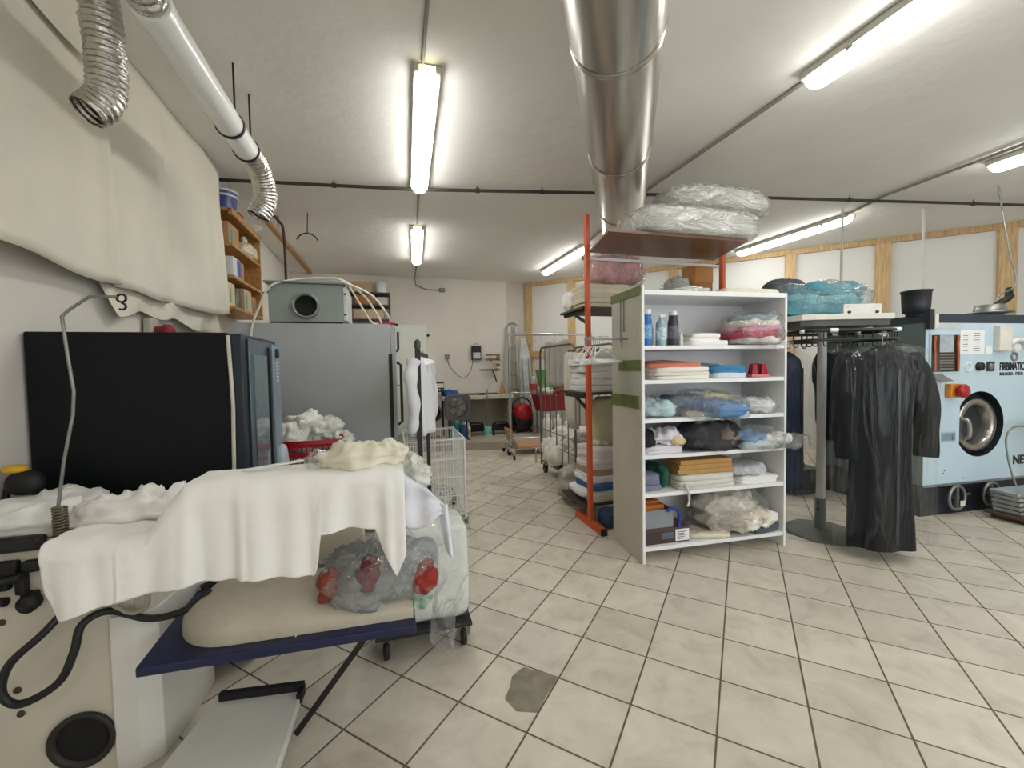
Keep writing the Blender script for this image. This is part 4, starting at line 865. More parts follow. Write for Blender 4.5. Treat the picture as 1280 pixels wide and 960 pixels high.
z = 1.216
for i in range(6):
    h = .062
    tag(MB().slab((1.95 + .012 * (i % 2), 3.73), .46 - .03 * (i % 3), .42, z, h - .002, 1, R(5 * (i % 3) - 5), .022, i + 10).build('folded_linen', mat('linen_fold', '#dcdcda', .9, var=.03, bump=.25)), 'white folded linen on the middle shelf of the orange rack, ' + ['bottom of the pile', 'second from bottom', 'third from bottom', 'third from top', 'second from top', 'top of the pile'][i], 'linen', 'white linen pile on the orange rack'); z += h
tag(MB().box(1.80, 1.93, 3.6, 3.8, z + .001, z + .05).build('black_tray', M_black, bevel=.01), 'black tray on top of the white linen pile of the orange rack', 'tray')
# long garments hanging below the middle shelf, pile on the bottom shelf
t = thing('hanging_garment', 'pale olive long garment hanging below the middle shelf of the orange rack', 'garment', (2.02, 3.7, 1.16))
MB().loft([(.0, 0, 0, .1, .05), (-.05, 0, 0, .13, .07), (-.3, 0, 0, .13, .07), (-.55, 0, 0, .14, .08)], 36, ripple=.12, rk=5, seed=1).build('cloth', mat('olive_cream', '#bdb89a', .9, var=.06), t)
z = .183
for i, (c, h, l, w) in enumerate((('#cfc9b8', .055, 'beige folded sheet', .42), ('#e0e2e3', .05, 'white folded duvet', .56), ('#3d6292', .07, 'blue folded blanket', .4), ('#d9dbe0', .07, 'white folded shirt', .42), ('#a3917c', .06, 'brown folded cloth', .38), ('#d8cfcb', .1, 'pinkish white folded linen', .38), ('#d0cbc6', .09, 'pale folded linen', .34))):
    tag(MB().slab((1.96, 3.7), w, .4, z, h - .002, 2 if h > .06 else 1, R([2, -4, 3, -2, 4, 0, 5][i]), .012, i + 20).build('folded_cloth', mat('floor_pile_' + c, c, .9, var=.06, bump=.2)), l + ' in the pile on the lowest orange rack shelf', 'folded cloth', 'folded pile on the lowest orange rack shelf'); z += h
t = thing('knotted_bag', 'small knotted clear bag on top of the lowest pile of the orange rack', 'bag', (1.96, 3.7, z))
MB().blob((0, 0, .03), (.09, .08, .035), 2.2, .02, 12, 1, zmin=0).blob((-.02, 0, .08), (.03, .03, .05), 2, .025, 18, 2).build('bag', mat('crumpled_plastic'), t)
tag(MB().blob((1.83, 4.13, .2), (.13, .12, .2), 2.4, .05, 7, 12, zmin=.003, n=24).build('laundry_bundle', mat('bundle_mixed', '#b7b0a6', .8, var=.25, scale=9)), 'mixed laundry bundle in clear wrap on the floor behind the orange post', 'bundle')
tag(MB().blob((1.93, 3.38, .085), (.14, .1, .08), 3, .02, 8, 13, zmin=.003).build('blue_sack', mat('navy_sack', '#2b3f5e', .8, var=.1)), 'dark blue sack on the floor under the orange rack', 'sack')

# ------------------------------------------------------------------ white shelf unit
SO = Vector((1.735, 2.629, 0)); SR = R(-3.73)
def S(u, v, z=0.): return Vector((SO.x + u * cos(SR) - v * sin(SR), SO.y + u * sin(SR) + v * cos(SR), z))
t = thing('shelf_unit', 'tall white open shelf unit full of folded laundry in the middle of the room', 'shelf unit', SO, SR)
W = 1.245; ZS = [1.60, 1.35, 1.066, .80, .518, .118]
M_gg = mat('side_board_green', '#aaa99b', .6, var=.04); M_olive = mat('olive_tape', '#5f6a2f', .5, var=.12, scale=14); M_bg = mat('side_board_beige', '#b9b3a5', .6, var=.03)
MB().box(0, .02, 0, .47, 0, 2.03).build('side_panel', M_white, t, bevel=.002)
MB().box(W - .02, W, 0, .47, 0, 2.0).build('side_panel', M_white, t, bevel=.002)
MB().box(-.006, -.0005, .004, .468, 1.15, 2.0).build('outer_panel', M_gg, t, label='grey green board on the left side'); MB().box(-.006, -.0005, .004, .468, .0, 1.148).build('outer_panel', M_bg, t, label='beige board on the left side')
MB().box(-.012, -.0065, .0, .47, 1.965, 2.03).build('tape_strip', M_olive, t, label='olive tape along the top of the left side'); MB().box(-.012, -.0065, .04, .48, 1.14, 1.235).build('tape_strip', M_olive, t); MB().box(-.012, -.0065, .0, .35, 1.42, 1.5).build('tape_strip', M_olive, t)
MB().box(.0205, W - .0205, .455, .468, .1, 2.0).build('back_panel', M_white, t)
MB().box(.0205, W - .0205, 0, .454, 1.965, 2.0).build('shelf', M_white, t, bevel=.002)
for z in ZS: MB().box(.0205, W - .0205, .004, .454, z - .028, z).build('shelf', M_white, t, bevel=.002)
mb = MB()
for z in (.35, .62, .9, 1.3, 1.7):
    for y in (.06, .41): mb.lathe([(.004, 0), (.004, -.001)], (-.0062, y, z), (-1, 0, 0), 8)
mb.build('screw_holes', M_dark, t)
MB().tube([(-.014, .3, 1.98), (-.014, .3, 1.66), (-.03, .26, 1.6)], .004, 6).tube([(-.014, .25, 1.98), (-.014, .25, 1.72)], .004, 6).build('hook_wire', M_galv, t)
MB().tube([(-.005, .2, 1.66), (-.36, .2, 1.665)], .007, 6).build('hook_rod', M_galv, t)
rnd = random.Random(3)
for i in range(11):
    p = S(-.185 - .017 * i, .2, 1.685)
    h = thing('wire_hanger', 'white wire hanger bunched on the rod at the left side of the white shelf unit', 'hanger', p, R(rnd.uniform(8, 62)), 'wire hangers beside the white shelf')
    dz = rnd.uniform(.085, .11)
    MB().tube([(0, 0, -.08), (0, 0, -.03)] + arc((.018, 0, -.02), .018, R(200), R(-40), 8), .0022, 6).build('hook', M_galv, h)
    MB().tube([(0, 0, -.08), (.215, 0, -.09 - dz), (-.215, 0, -.095 - dz)], .0034, 6, closed=True).build('frame', M_whitem, h)
    if i % 2 == 0: MB().tube([(-.205, 0, -.098 - dz), (.205, 0, -.093 - dz)], .011, 8).build('paper_tube', M_whitem, h)

def sbox(u, v, z, *a): return S(u, v, z)
# --- top of the unit
bagged('plastic_pack', 'flat white cloth in clear wrap on top of the white shelf unit, left part', 'pack', S(.52, .25), (.17, .14, .03), ['#dcdad4'], 2.001, 31, None, M_film2)
for i, (u, w) in enumerate(((.86, .28), (1.09, .26))):
    tag(MB().slab(S(u, .18), w, .3, 2.001, .035, 2, SR, .01, 40 + i).build('folded_garment', mat('garment_cream', '#d9d4c6', .9, var=.05)), ['cream garment lying flat on top of the white shelf unit, middle', 'cream garment lying flat on top of the white shelf unit, right end'][i], 'garment', 'garments on top of the white shelf')
# --- shelf 1
def sbottle(u, v, z, r, h, *a, **k):
    p = S(u, v); return bottle('spray_bottle', a[0], 'bottle', p.x, p.y, z, r, h, a[1], a[2], 'bottles on the upper shelf', **k)
z = 1.601
sbottle(.095, .09, z, .032, .27, 'blue spray can with white cap at the left end of the upper shelf', '#2b6db8', .9, neck=.9, lab='#7db4e0')
t_ = sbottle(.16, .16, z, .022, .2, 'thin clear bottle behind the blue can on the upper shelf', '#b9c4c6', .5)
sbottle(.213, .1, z, .038, .235, 'clear spray bottle between the blue can and the dark bottle', '#93aeb6', .4, spray=True, lab='#c9dfe6')
sbottle(.315, .1, z, .04, .26, 'dark bottle with a white cap on the upper shelf', '#31343f', .75, neck=.8, lab='#6f6a78')
sbottle(.375, .09, z, .016, .1, 'tiny white bottle beside the dark bottle on the upper shelf', '#dadada', .6)
tag(MB().slab(S(.5, .24), .26, .22, z, .065, 2, SR + R(8), .012, 50).build('folded_garment', mat('greenish_cloth', '#a8b0a0', .9, var=.08)), 'grey green folded cloth behind the white one on the upper shelf', 'folded cloth')
tag(MB().slab(S(.56, .1), .34, .18, z, .034, 1, SR, .01, 51).build('folded_garment', M_linen), 'white folded cloth on the upper shelf, lower of two', 'folded cloth')
tag(MB().slab(S(.57, .11), .26, .16, z + .035, .055, 2, SR + R(3), .012, 52).build('folded_garment', M_linen), 'white folded cloth on the upper shelf, upper of two', 'folded cloth')
t = thing('clothes_bag', 'clear bag of pink, white and blue clothes bulging over the edge of the upper shelf', 'clothes bag', S(.995, .12, z), SR)
for i, (c, dz, r, dx) in enumerate((('#d9d2cc', .035, (.2, .17, .035), .0), ('#b8405e', .075, (.2, .17, .04), -.03), ('#c78aa3', .115, (.21, .17, .035), -.01), ('#d6cfc2', .155, (.19, .16, .035), .0), ('#7f97a8', .195, (.15, .14, .03), -.01))):
    MB().blob((dx, -.03, dz), r, 2.8, .022, 9, i + 3, n=22, zmin=.004).build('folded_cloth', mat('cloth_' + c, c, .85, var=.12, bump=.25), t)
MB().blob((0, -.03, .12), (.22, .2, .135), 2.3, .04, 8, 9, n=30, zmin=.001).build('plastic_bag', M_film, t)
MB().grid(lambda u, v: (-.05 + .25 * u, -.2 - .03 * v - .02 * sin(u * 9), .04 - .1 * v * (1 - .5 * abs(u - .6)) + .01 * sin(u * 13)), 14, 6).build('bag_tail', M_film, t)
# --- shelf 2
z = 1.351
tag(MB().slab(S(.36, .13), .46, .22, z, .085, 3, SR + R(1), .01, 60).build('folded_garment', mat('ivory_towel', '#e4e1d6', .9, var=.03, bump=.2)), 'thick ivory folded towel on the second shelf', 'folded towel')
tag(MB().slab(S(.31, .15), .44, .2, z + .087, .03, 1, SR - R(2), .012, 61).build('folded_garment', mat('salmon_cloth', '#c47661', .9, var=.1)), 'salmon folded cloth on the ivory towel of the second shelf', 'folded cloth')
tag(MB().slab(S(.28, .22), .36, .16, z + .119, .02, 1, SR + R(4), .012, 62).build('folded_garment', mat('mauve_cloth', '#8c5f63', .9, var=.1)), 'dark mauve cloth behind the salmon one on the second shelf', 'folded cloth')
tag(MB().slab(S(.77, .12), .3, .2, z, .035, 1, SR + R(6), .01, 63).build('folded_garment', mat('white_blue_shirt', '#cfd6e0', .9, var=.06)), 'white folded shirt under the blue one on the second shelf', 'folded shirt')
tag(MB().slab(S(.76, .13), .3, .2, z + .037, .05, 2, SR - R(3), .012, 64).build('folded_garment', mat('blue_shirt', '#3c7ea8', .85, var=.15)), 'blue folded shirt on the second shelf', 'folded shirt')
tag(MB().slab(S(.66, .27), .3, .15, z, .11, 3, SR, .012, 65).build('folded_garment', mat('slate_cloth', '#7e8a93', .9, var=.08)), 'slate grey folded cloth at the back of the second shelf', 'folded cloth')
t = thing('tape_dispenser', 'glossy red tape dispenser on the right of the second shelf', 'tape dispenser', S(1.06, .09, z), SR)
M_rg = mat('glossy_red', '#b01538', .15, var=.06)
MB().prism([(-.08, -.03), (.08, -.03), (.08, .03), (-.08, .03)], 0, .022).build('base', mat('pink_base', '#d47f86', .4), t, bevel=.004)
for s in (-1, 1): MB().add([(s * .012, -.028, .022), (s * .075, -.028, .022), (s * .062, -.02, .105), (s * .022, -.02, .105), (s * .012, .028, .022), (s * .075, .028, .022), (s * .062, .02, .105), (s * .022, .02, .105)], [(0, 1, 2, 3), (7, 6, 5, 4), (0, 4, 5, 1), (1, 5, 6, 2), (2, 6, 7, 3), (3, 7, 4, 0)]).build('cheek', M_rg, t, bevel=.006)
MB().lathe([(.04, -.011), (.04, .011)], (-.02, 0, .07), (0, 1, 0), 20).build('tape_roll', M_dark, t)
# --- shelf 3
z = 1.067
bagged('clothes_bag', 'pale blue clothes in a clear bag at the left end of the third shelf', 'clothes bag', S(.19, .14), (.15, .12, .065), ['#b9d2da'], z, 70, None, M_film, .03, 2.3)
t = thing('clothes_bag', 'clear bag of blue jeans hanging over the front of the third shelf', 'clothes bag', S(.58, .1, z), SR)
for i, (c, p_, r) in enumerate((('#4c6680', (-.1, .06, .1), (.26, .12, .045)), ('#3e6390', (.02, -.02, .085), (.22, .14, .04)), ('#5f86b3', (.12, -.08, .05), (.17, .13, .05)), ('#d6c98f', (.12, .03, .135), (.12, .07, .018)), ('#aebccb', (.2, -.11, .02), (.1, .06, .05)))):
    MB().blob(p_, r, 2.4, .03, 8, i + 2, n=22, ripple=.01).build('folded_jeans', mat('denim_' + c, c, .85, var=.14, bump=.3), t)
MB().blob((.02, -.02, .085), (.31, .18, .105), 2.2, .04, 8, 12, n=30).build('plastic_bag', M_film, t)
tag(MB().slab(S(.5, .05), .26, .08, z, .04, 2, SR + R(-4), .012, 71).build('folded_garment', mat('taupe_cloth', '#b9b3ac', .9, var=.08)), 'grey beige folded cloth under the jeans bag on the third shelf', 'folded cloth')
bagged('clothes_bag', 'white clothes in a clear bag at the right end of the third shelf', 'clothes bag', S(1.06, .13), (.15, .13, .055), ['#d8dcdc'], z, 72, None, M_film, .03, 2.4)
tag(MB().add([tuple(S(.95, .40, z)), tuple(S(1.17, .40, z)), tuple(S(1.17, .44, z + .15)), tuple(S(.95, .44, z + .15)), tuple(S(.95, .41, z)), tuple(S(1.17, .41, z)), tuple(S(1.17, .45, z + .15)), tuple(S(.95, .45, z + .15))], [(0, 1, 2, 3), (7, 6, 5, 4), (0, 4, 5, 1), (1, 5, 6, 2), (2, 6, 7, 3), (3, 7, 4, 0)]).build('paper_sheet', mat('card_grey', '#c9cac6', .8)), 'pale card leaning at the back right of the third shelf', 'card')
# --- shelf 4
z = .801
tag(MB().slab(S(.21, .13), .32, .2, z, .05, 2, SR, .01, 80).build('folded_garment', mat('lilac_white', '#d5d4de', .9, var=.05)), 'lilac white folded linen at the left of the fourth shelf, lower one', 'folded linen')
tag(MB().blob(S(.26, .13, z + .1), (.15, .1, .05), 2.3, .045, 8, 6, zmin=z + .051, ripple=.02).build('crumpled_shirt', mat('white_shirt', '#d9d8e0', .9, var=.06)), 'crumpled white shirt with a beige sleeve on the fourth shelf', 'shirt')
tag(MB().blob(S(.31, .04, z + .088), (.07, .035, .035), 2.4, .012, 8, 2, zmin=z + .052).build('beige_sleeve', mat('sand', '#cbb98f', .9, var=.06)), 'beige rolled cloth on the white shirt of the fourth shelf', 'cloth')
tag(MB().blob(S(.09, .12, z + .11), (.06, .08, .055), 2.3, .03, 9, 3, zmin=z + .053).build('black_cloth', mat('black_cloth', '#1b1b1e', .9)), 'black crumpled cloth at the far left of the fourth shelf', 'cloth')
t = thing('black_clothes_bag', 'shiny clear bag of black clothes in the middle of the fourth shelf', 'clothes bag', S(.61, .1, z), SR)
MB().blob((0, 0, .11), (.25, .14, .105), 2.3, .045, 7, 21, n=28, zmin=.003, ripple=.01).build('folded_cloth', mat('charcoal_cloth', '#23252b', .7, var=.15, bump=.3), t); MB().blob((0, -.01, .115), (.265, .155, .115), 2.2, .05, 8, 22, n=28, zmin=.001).build('plastic_bag', M_film3, t)
MB().blob((.1, -.1, .1), (.09, .05, .05), 2.2, .03, 12, 5).build('brown_lining', mat('brown_lining', '#7a6a5d', .8, var=.2), t)
t = thing('clothes_bag', 'clear bag of light blue and white clothes sticking out at right of the fourth shelf', 'clothes bag', S(1.03, .05, z), SR)
for i, (c, p_, r) in enumerate((('#c6d6dc', (-.02, 0, .035), (.19, .13, .035)), ('#6f9ac6', (-.1, .0, .09), (.13, .11, .035)), ('#dbdcd8', (.08, -.04, .075), (.13, .1, .03)))):
    MB().blob(p_, r, 2.4, .03, 9, i + 14, n=20, zmin=.003).build('folded_cloth', mat('cloth_' + c, c, .85, var=.1), t)
MB().blob((-.02, -.03, .075), (.2, .17, .08), 2.2, .035, 9, 31, n=28, zmin=.001).build('plastic_bag', M_film, t)
MB().blob((.22, -.125, .055), (.14, .055, .05), 2.1, .03, 11, 32, n=22).build('bag_tail', M_film, t)
# --- shelf 5
z = .519
tag(MB().slab(S(.11, .15), .16, .2, z, .12, 3, SR + R(4), .012, 90).build('folded_garment', mat('slate_blue', '#71788c', .9, var=.08)), 'slate blue folded cloth at the left end of the fifth shelf', 'folded cloth')
t = tag(MB().blob(S(.235, .22, z + .085), (.05, .13, .085), 2.6, .03, 7, 5, zmin=z).build('green_cloth', mat('bottle_green', '#1f5a44', .85, var=.15)), 'dark green bundled cloth on the fifth shelf', 'cloth')
t = thing('folded_blanket', 'off white folded blanket with a hanging strap under the brown boards on the fifth shelf', 'blanket', S(.56, .13, z), SR)
MB().slab((0, 0), .49, .25, 0, .095, 3, 0, .008, 91).build('blanket', mat('ribbed_white', '#d2d0c8', .95, var=.04, scale=3, bump=.5, bscale=80), t)
MB().tube(smooth_path([(-.21, -.125, .05), (-.2, -.15, .0), (-.195, -.152, -.06), (-.205, -.15, -.11)], 5), .009, 6).build('strap', mat('ribbed_white'), t)
for i in range(3):
    o = MB(); P = [S(.33 + .01 * i, .06), S(.80 - .005 * i, .05), S(.81 - .005 * i, .23), S(.34 + .01 * i, .24)]
    o.prism([(p.x, p.y) for p in P], z + .105 + .036 * i, z + .139 + .036 * i)
    tag(o.build('wooden_board', mat('honey_board', '#b48a4e', .55, var=.08, stretch=(2, 14, 14)), bevel=.002), 'honey brown board on the fifth shelf, ' + ['bottom', 'middle', 'top'][i] + ' of three', 'board', 'brown boards on the fifth shelf')
tag(MB().slab(S(1.04, .13), .36, .24, z, .05, 2, SR, .01, 93).build('folded_garment', M_linen), 'white folded sheet at the right of the fifth shelf', 'folded sheet')
bagged('packed_shirt', 'white folded shirt in clear wrap on the white sheet of the fifth shelf', 'shirt', S(.98, .16), (.17, .13, .045), ['#d4d3dc'], z + .052, 94, None, M_film, .012, 3.4)
# --- bottom shelf
z = .119
t = thing('shoe_box', 'dark brown shoe box with a white printed end label on the bottom shelf', 'box', S(.22, .17, z), SR)
MB().box(-.19, .19, -.13, .13, 0, .09).build('box_body', mat('maroon_box', '#43302d', .6), t, bevel=.003); MB().box(-.192, .192, -.132, .132, .09, .118).build('lid', mat('maroon_lid', '#4a3a38', .6), t, bevel=.003)
MB().box(.07, .185, -.1335, -.1325, .012, .1).build('paper_label', M_white, t, label='white printed label'); MB().box(-.05, .06, -.1335, -.1325, .035, .085).build('dark_label', mat('slate_label', '#56606a', .5), t)
mb = MB()
for k in range(5): mb.box(.085, .165 - .02 * (k % 2), -.1342, -.1338, .025 + k * .013, .031 + k * .013)
mb.build('printed_lines', mat('print_grey', '#60646e', .7), t)
t = thing('grey_box', 'open grey box standing on the brown shoe box', 'box', S(.155, .16, z + .119), SR)
MB().box(-.125, .125, -.11, .11, 0, .006).box(-.125, .125, -.11, -.104, .006, .135).box(-.125, .125, .104, .11, .006, .135).box(-.125, -.119, -.104, .104, .006, .135).box(.119, .125, -.104, .104, .006, .135).build('box_body', mat('grey_board', '#84888f', .6), t)
for i in range(3):
    p = S(.15, .11 + .045 * i)
    o = MB(); a = SR; 
    P = [S(.06, .10 + .05 * i), S(.235 - .012 * i, .10 + .05 * i), S(.24 - .012 * i, .135 + .05 * i), S(.065, .135 + .05 * i)]
    tag(o.prism([(q.x, q.y) for q in P], z + .126, z + .275 + .022 * i).build('orange_folder', mat('orange_folder_%d' % i, ['#c9741c', '#b5661c', '#a55d20'][i], .6, var=.08), bevel=.002), 'orange folder standing in the grey box, ' + ['front', 'middle', 'rear'][i] + ' one', 'folder', 'orange folders in the grey box')
tag(MB().tube(smooth_path([S(.22, .04, z + .25), S(.275, .035, z + .265), S(.315, .035, z + .23), S(.32, .035, z + .15), S(.315, .035, z + .124)], 6), .013, 8).build('blue_strap', mat('blue_strap', '#24358a', .6)), 'dark blue strap drooping over the right edge of the grey box', 'strap')
t = thing('plastic_packet', 'flat cream plastic packet lying on the bottom shelf', 'packet', S(.6, .12, z), SR + R(-14))
MB().blob((0, 0, .022), (.17, .1, .021), 5, .008, 8, 3, zmin=.001).build('packet', mat('cream_packet', '#d6cfb4', .2, var=.05, bump=.2), t)
t = thing('clothes_bag', 'big clear bag of cream garments on the bottom shelf', 'clothes bag', S(.84, .17, z), SR)
for i, (c, p_, r) in enumerate((('#cfc8bb', (.0, 0, .2), (.26, .15, .12)), ('#d9cdbb', (.12, -.08, .13), (.2, .1, .05)), ('#e3dfd6', (.17, -.13, .1), (.13, .07, .05)), ('#b5aca0', (-.05, -.03, .09), (.22, .13, .08)))):
    MB().blob(p_, r, 2.2, .05, 8, i + 44, n=26, zmin=.004, ripple=.015).build('folded_cloth', mat('cloth_' + c, c, .85, var=.12, bump=.3), t)
MB().blob((0, -.02, .19), (.31, .19, .18), 2.1, .04, 7, 51, n=30, zmin=.001).build('plastic_bag', M_film, t)
tag(MB().slab(S(1.1, .1), .26, .17, z, .05, 2, SR + R(10), .012, 99).build('folded_garment', mat('petrol_cloth', '#4d5b62', .9, var=.08)), 'dark petrol folded cloth at the right end of the bottom shelf', 'folded cloth')
# ------------------------------------------------------------------ garment conveyor with bagged coats
CR = R(-16.1)
t = thing('garment_carousel', 'white garment conveyor stand on a grey pole, right of the white shelf unit', 'garment conveyor', (3.47, 2.66, 0), CR)
M_cw = mat('conveyor_white', '#d5d4cb', .45, var=.03)
def rim(off, z0, z1, x1=.36):
    P = [(x1, -.287 + off), (x1, .25 - off), (-.20, .25 - off), (-.31, .2 - off), (-.37 + off, .05), (-.38 + off, -.12), (-.33, -.25 + off), (-.25, -.287 + off)]
    return P, z0, z1
P, a, b = rim(0, 1.785, 1.83); MB().prism(P, a, b).build('platform', M_cw, t, bevel=.004)
MB().prism(rim(.02, 0, 0, .34)[0], 1.74, 1.784).build('drive_housing', mat('drive_grey', '#4f5150', .5, .3), t)
MB().lathe([(.034, .28), (.034, 1.74)], (.05, .05, 0), n=20).build('pole', mat('pole_grey', '#cfd0cf', .4, .1), t, label='light grey pole')
MB().lathe([(.042, .015), (.042, .29)], (.05, .05, 0), n=20).build('pole_socket', mat('socket_green', '#6f7872', .5), t)
for z in (.2, .26): MB().lathe([(.008, 0), (.008, .02)], (.012, .02, z), (-1, -.3, 0), 8).build('set_screw', M_black, t)
MB().lathe([(.30, 0), (.30, .008), (.27, .014), (.06, .03)], (.05, .02, 0), n=8).build('base_plate', mat('base_dark', '#6a6a66', .6, var=.12), t)
mb = MB()
rail = [(.30, -.33), (.38, -.22), (.36, 0), (.28, .12), (-.2, .14), (-.3, .05), (-.3, -.2), (-.22, -.33)]
mb.tube(smooth_path([(x, y, 1.63) for x, y in rail], 6, True), .011, 8, closed=True); mb.tube(smooth_path([(x, y, 1.70) for x, y in rail], 6, True), .014, 8, closed=True)
mb.build('rail', mat('rail_dark', '#3a3733', .4, .5), t)
path = smooth_path([(x, y, 1.63) for x, y in rail], 6, True)
for i in range(0, len(path), 2):
    p = path[i]; MB().tube([(p.x, p.y, 1.705)] + arc((p.x + .018, p.y, 1.60), .02, R(180), R(400), 8), .004, 6).build('garment_hook', M_black, t)
for i in range(1, len(path), 6):
    p = path[i]; MB().lathe([(.016, -.03), (.016, .03)], (p.x, p.y, 1.70), (1, 0, 0), 12).build('roller', M_whitem, t)
MB().bar((.36, .1, 1.80), (.56, .02, 1.68), .03, .03).build('strut', M_cw, t)
t2 = thing('switch_box', 'white switch box with two dark screws on the front of the conveyor platform', 'box', (3.62, 2.42, 1.831), CR)
MB().box(-.17, .13, 0, .1, 0, .085).build('box_body', mat('switch_white', '#d9d9d4', .4), t2, bevel=.004)
for x in (-.13, .09): MB().lathe([(.011, 0), (.011, -.012)], (x, 0, .02), (0, 1, 0), 12).build('screw', M_black, t2)
t = thing('clothes_bag', 'large shiny bag of turquoise bedding on top of the garment conveyor', 'bedding bag', (3.45, 2.67, 1.832), CR)
for i in range(3): MB().blob((-.02 + .02 * i, .02, .05 + .08 * i), (.39 - .035 * i, .2, .06), 2.6, .025, 6, 60 + i, n=26, zmin=.004, ripple=.012).build('folded_bedding', mat('turquoise_%d' % (i % 2), ['#4d93a3', '#66aebb'][i % 2], .6, var=.1, bump=.3, bscale=14), t)
MB().blob((-.01, .02, .135), (.42, .215, .15), 2.5, .03, 6, 65, n=34, zmin=.001, ripple=.01).build('plastic_bag', film('blue_film', '#bfe0e4', .12, .12, 9, .6), t)
tag(MB().blob((3.32, 2.86, 2.09), (.2, .1, .09), 2.5, .02, 6, 66, zmin=1.9).build('grey_blanket', mat('slate_blanket', '#4b5257', .85)), 'slate grey blanket behind the turquoise bag on the garment conveyor', 'blanket')
def coat(name, label, p, rot, top, bot, w, col, seed, sleeves=True, grp=None, filmw=1.25, fbot=None, spl=.55):
    t = thing(name, label, 'coat', p, rot, grp)
    m = mat('coat_' + col, col, .8, var=.14, scale=4, bump=.3, bscale=12, spec=.2)
    L = top - bot; secs = []
    for f, wx, wy in ((0, .12, .04), (.015, .25, .06), (.035, .62, .085), (.06, .95, .10), (.12, 1.0, .115), (.25, .93, .115), (.4, .86, .115), (.55, .88, .12), (.75, .92, .13), (.9, .95, .135), (1, .97, .135)):
        secs.append((top - L * f, .01 * sin(f * 6 + seed), 0, w * wx, wy))
    MB().loft(secs, 56, ripple=.085, rk=6, seed=seed).build('coat_body', m, t)
    if sleeves:
        for s in (-1, 1):
            MB().tube(smooth_path([(s * w * .72, 0, top - L * .075), (s * w * 1.12, -.01, top - L * .16), (s * w * 1.25, -.03, top - L * .3), (s * w * 1.26, -.04, top - L * .44), (s * w * 1.22, -.05, top - L * spl)], 7), .07, 14, rf=lambda f: .09 - .025 * f + .004 * sin(f * 14 + seed)).build('sleeve', m, t)
    MB().tube(arc((0, 0, top + .01), .075, R(200), R(340), 10), .02, 8).build('collar', m, t)
    MB().bar((0, -.14, top - L * .12), (0, -.145, bot + .06), .02, .006, up=(0, 1, 0)).build('placket', mat('coat_dark_trim', '#14171b', .4), t)
    MB().tube([(0, 0, top - .02), (0, 0, top + .05)] + arc((.02, 0, top + .07), .02, R(180), R(-30), 8), .003, 6).build('hanger_hook', M_galv, t)
    fb = fbot if fbot is not None else bot - .01
    L2 = top + .035 - fb; secs = []
    for f, wx, wy in ((0, .08, .03), (.012, .3, .09), (.04, .8, .15), (.075, 1.12, .18), (.15, 1.2, .2), (.35, 1.2, .2), (.6, 1.18, .2), (.85, 1.15, .2), (1, 1.13, .19)):
        secs.append((top + .035 - L2 * f, .012 * sin(f * 7 + seed), -.015, w * wx * filmw, wy))
    MB().loft(secs, 56, ripple=.07, rk=7, seed=seed + 3, cap=False).build('plastic_cover', M_film3, t)
    return t
coat('long_coat', 'long black coat under clear plastic hanging at the front of the garment conveyor', (3.47, 2.2, 0), CR, 1.575, .09, .235, '#15181d', 1, grp='bagged coats on the conveyor', filmw=1.3)
coat('long_coat', 'dark navy bagged coat squeezed between the white shelf unit and the grey pole', (3.17, 2.73, 0), CR + R(25), 1.55, .42, .15, '#1d2a3d', 4, False, grp='bagged coats on the conveyor', fbot=.14)
coat('short_coat', 'dark bagged jacket behind the grey pole, left of the long black coat', (3.93, 2.86, 0), CR + R(12), 1.55, .75, .15, '#1a2426', 7, True, grp='bagged coats on the conveyor', fbot=.32, spl=.8)
coat('short_coat', 'dark green bagged jacket behind the right shoulder of the long black coat', (3.87, 2.44, 0), CR + R(-20), 1.52, .72, .15, '#1c2d2a', 9, False, grp='bagged coats on the conveyor', fbot=.4)
t = thing('tool_case', 'low black case on the floor behind the garment conveyor', 'case', (4.4, 3.6, 0))
MB().box(-.2, .2, -.12, .12, .02, .28).build('case_body', M_black, t, bevel=.012); MB().box(-.22, .22, -.14, .14, .02, .06).build('skid', M_rubber, t); MB().tube([(-.06, 0, .28), (-.06, 0, .32), (.06, 0, .32), (.06, 0, .28)], .01, 8).build('handle', M_rubber, t)

# ------------------------------------------------------------------ pale blue dry cleaning machine
t = thing('dry_cleaning_machine', 'big pale blue dry cleaning machine with a round steel porthole at the right edge', 'dry cleaning machine', (4.68, 2.62, 0), R(-4))
M_blue = mat('pale_blue_paint', '#bcd3df', .38, .05, var=.02, scale=2)
M_navy = mat('navy_plinth', '#161b26', .5, var=.08)
# front plate with a chord-cut round opening
cu, cz, rr = .69, .845, .312; U0, U1, Z0_, Z1_ = 0, 2.1, .30, 1.80
hole = []
for k in range(72):
    a_ = 2 * pi * k / 72; u_, v_ = cu + rr * cos(a_), cz + rr * sin(a_); hole.append((max(u_, .435), v_))
outer = []
for u_, v_ in hole:
    d0, d1 = u_ - cu, v_ - cz; ks = []
    if d0 > 1e-9: ks.append((U1 - cu) / d0)
    if d0 < -1e-9: ks.append((U0 - cu) / d0)
    if d1 > 1e-9: ks.append((Z1_ - cz) / d1)
    if d1 < -1e-9: ks.append((Z0_ - cz) / d1)
    k_ = min(ks); outer.append((cu + d0 * k_, cz + d1 * k_))
for cx_, cz_ in ((U0, Z0_), (U1, Z0_), (U0, Z1_), (U1, Z1_)):
    i_ = min(range(72), key=lambda i: (outer[i][0] - cx_) ** 2 + (outer[i][1] - cz_) ** 2); outer[i_] = (cx_, cz_)
mb = MB(); n = 72
vs = [(u_, 0, v_) for u_, v_ in outer] + [(u_, 0, v_) for u_, v_ in hole] + [(u_, .1, v_) for u_, v_ in hole]
fs = []
for k in range(n):
    q = (k + 1) % n; fs += [(k, q, n + q, n + k)]
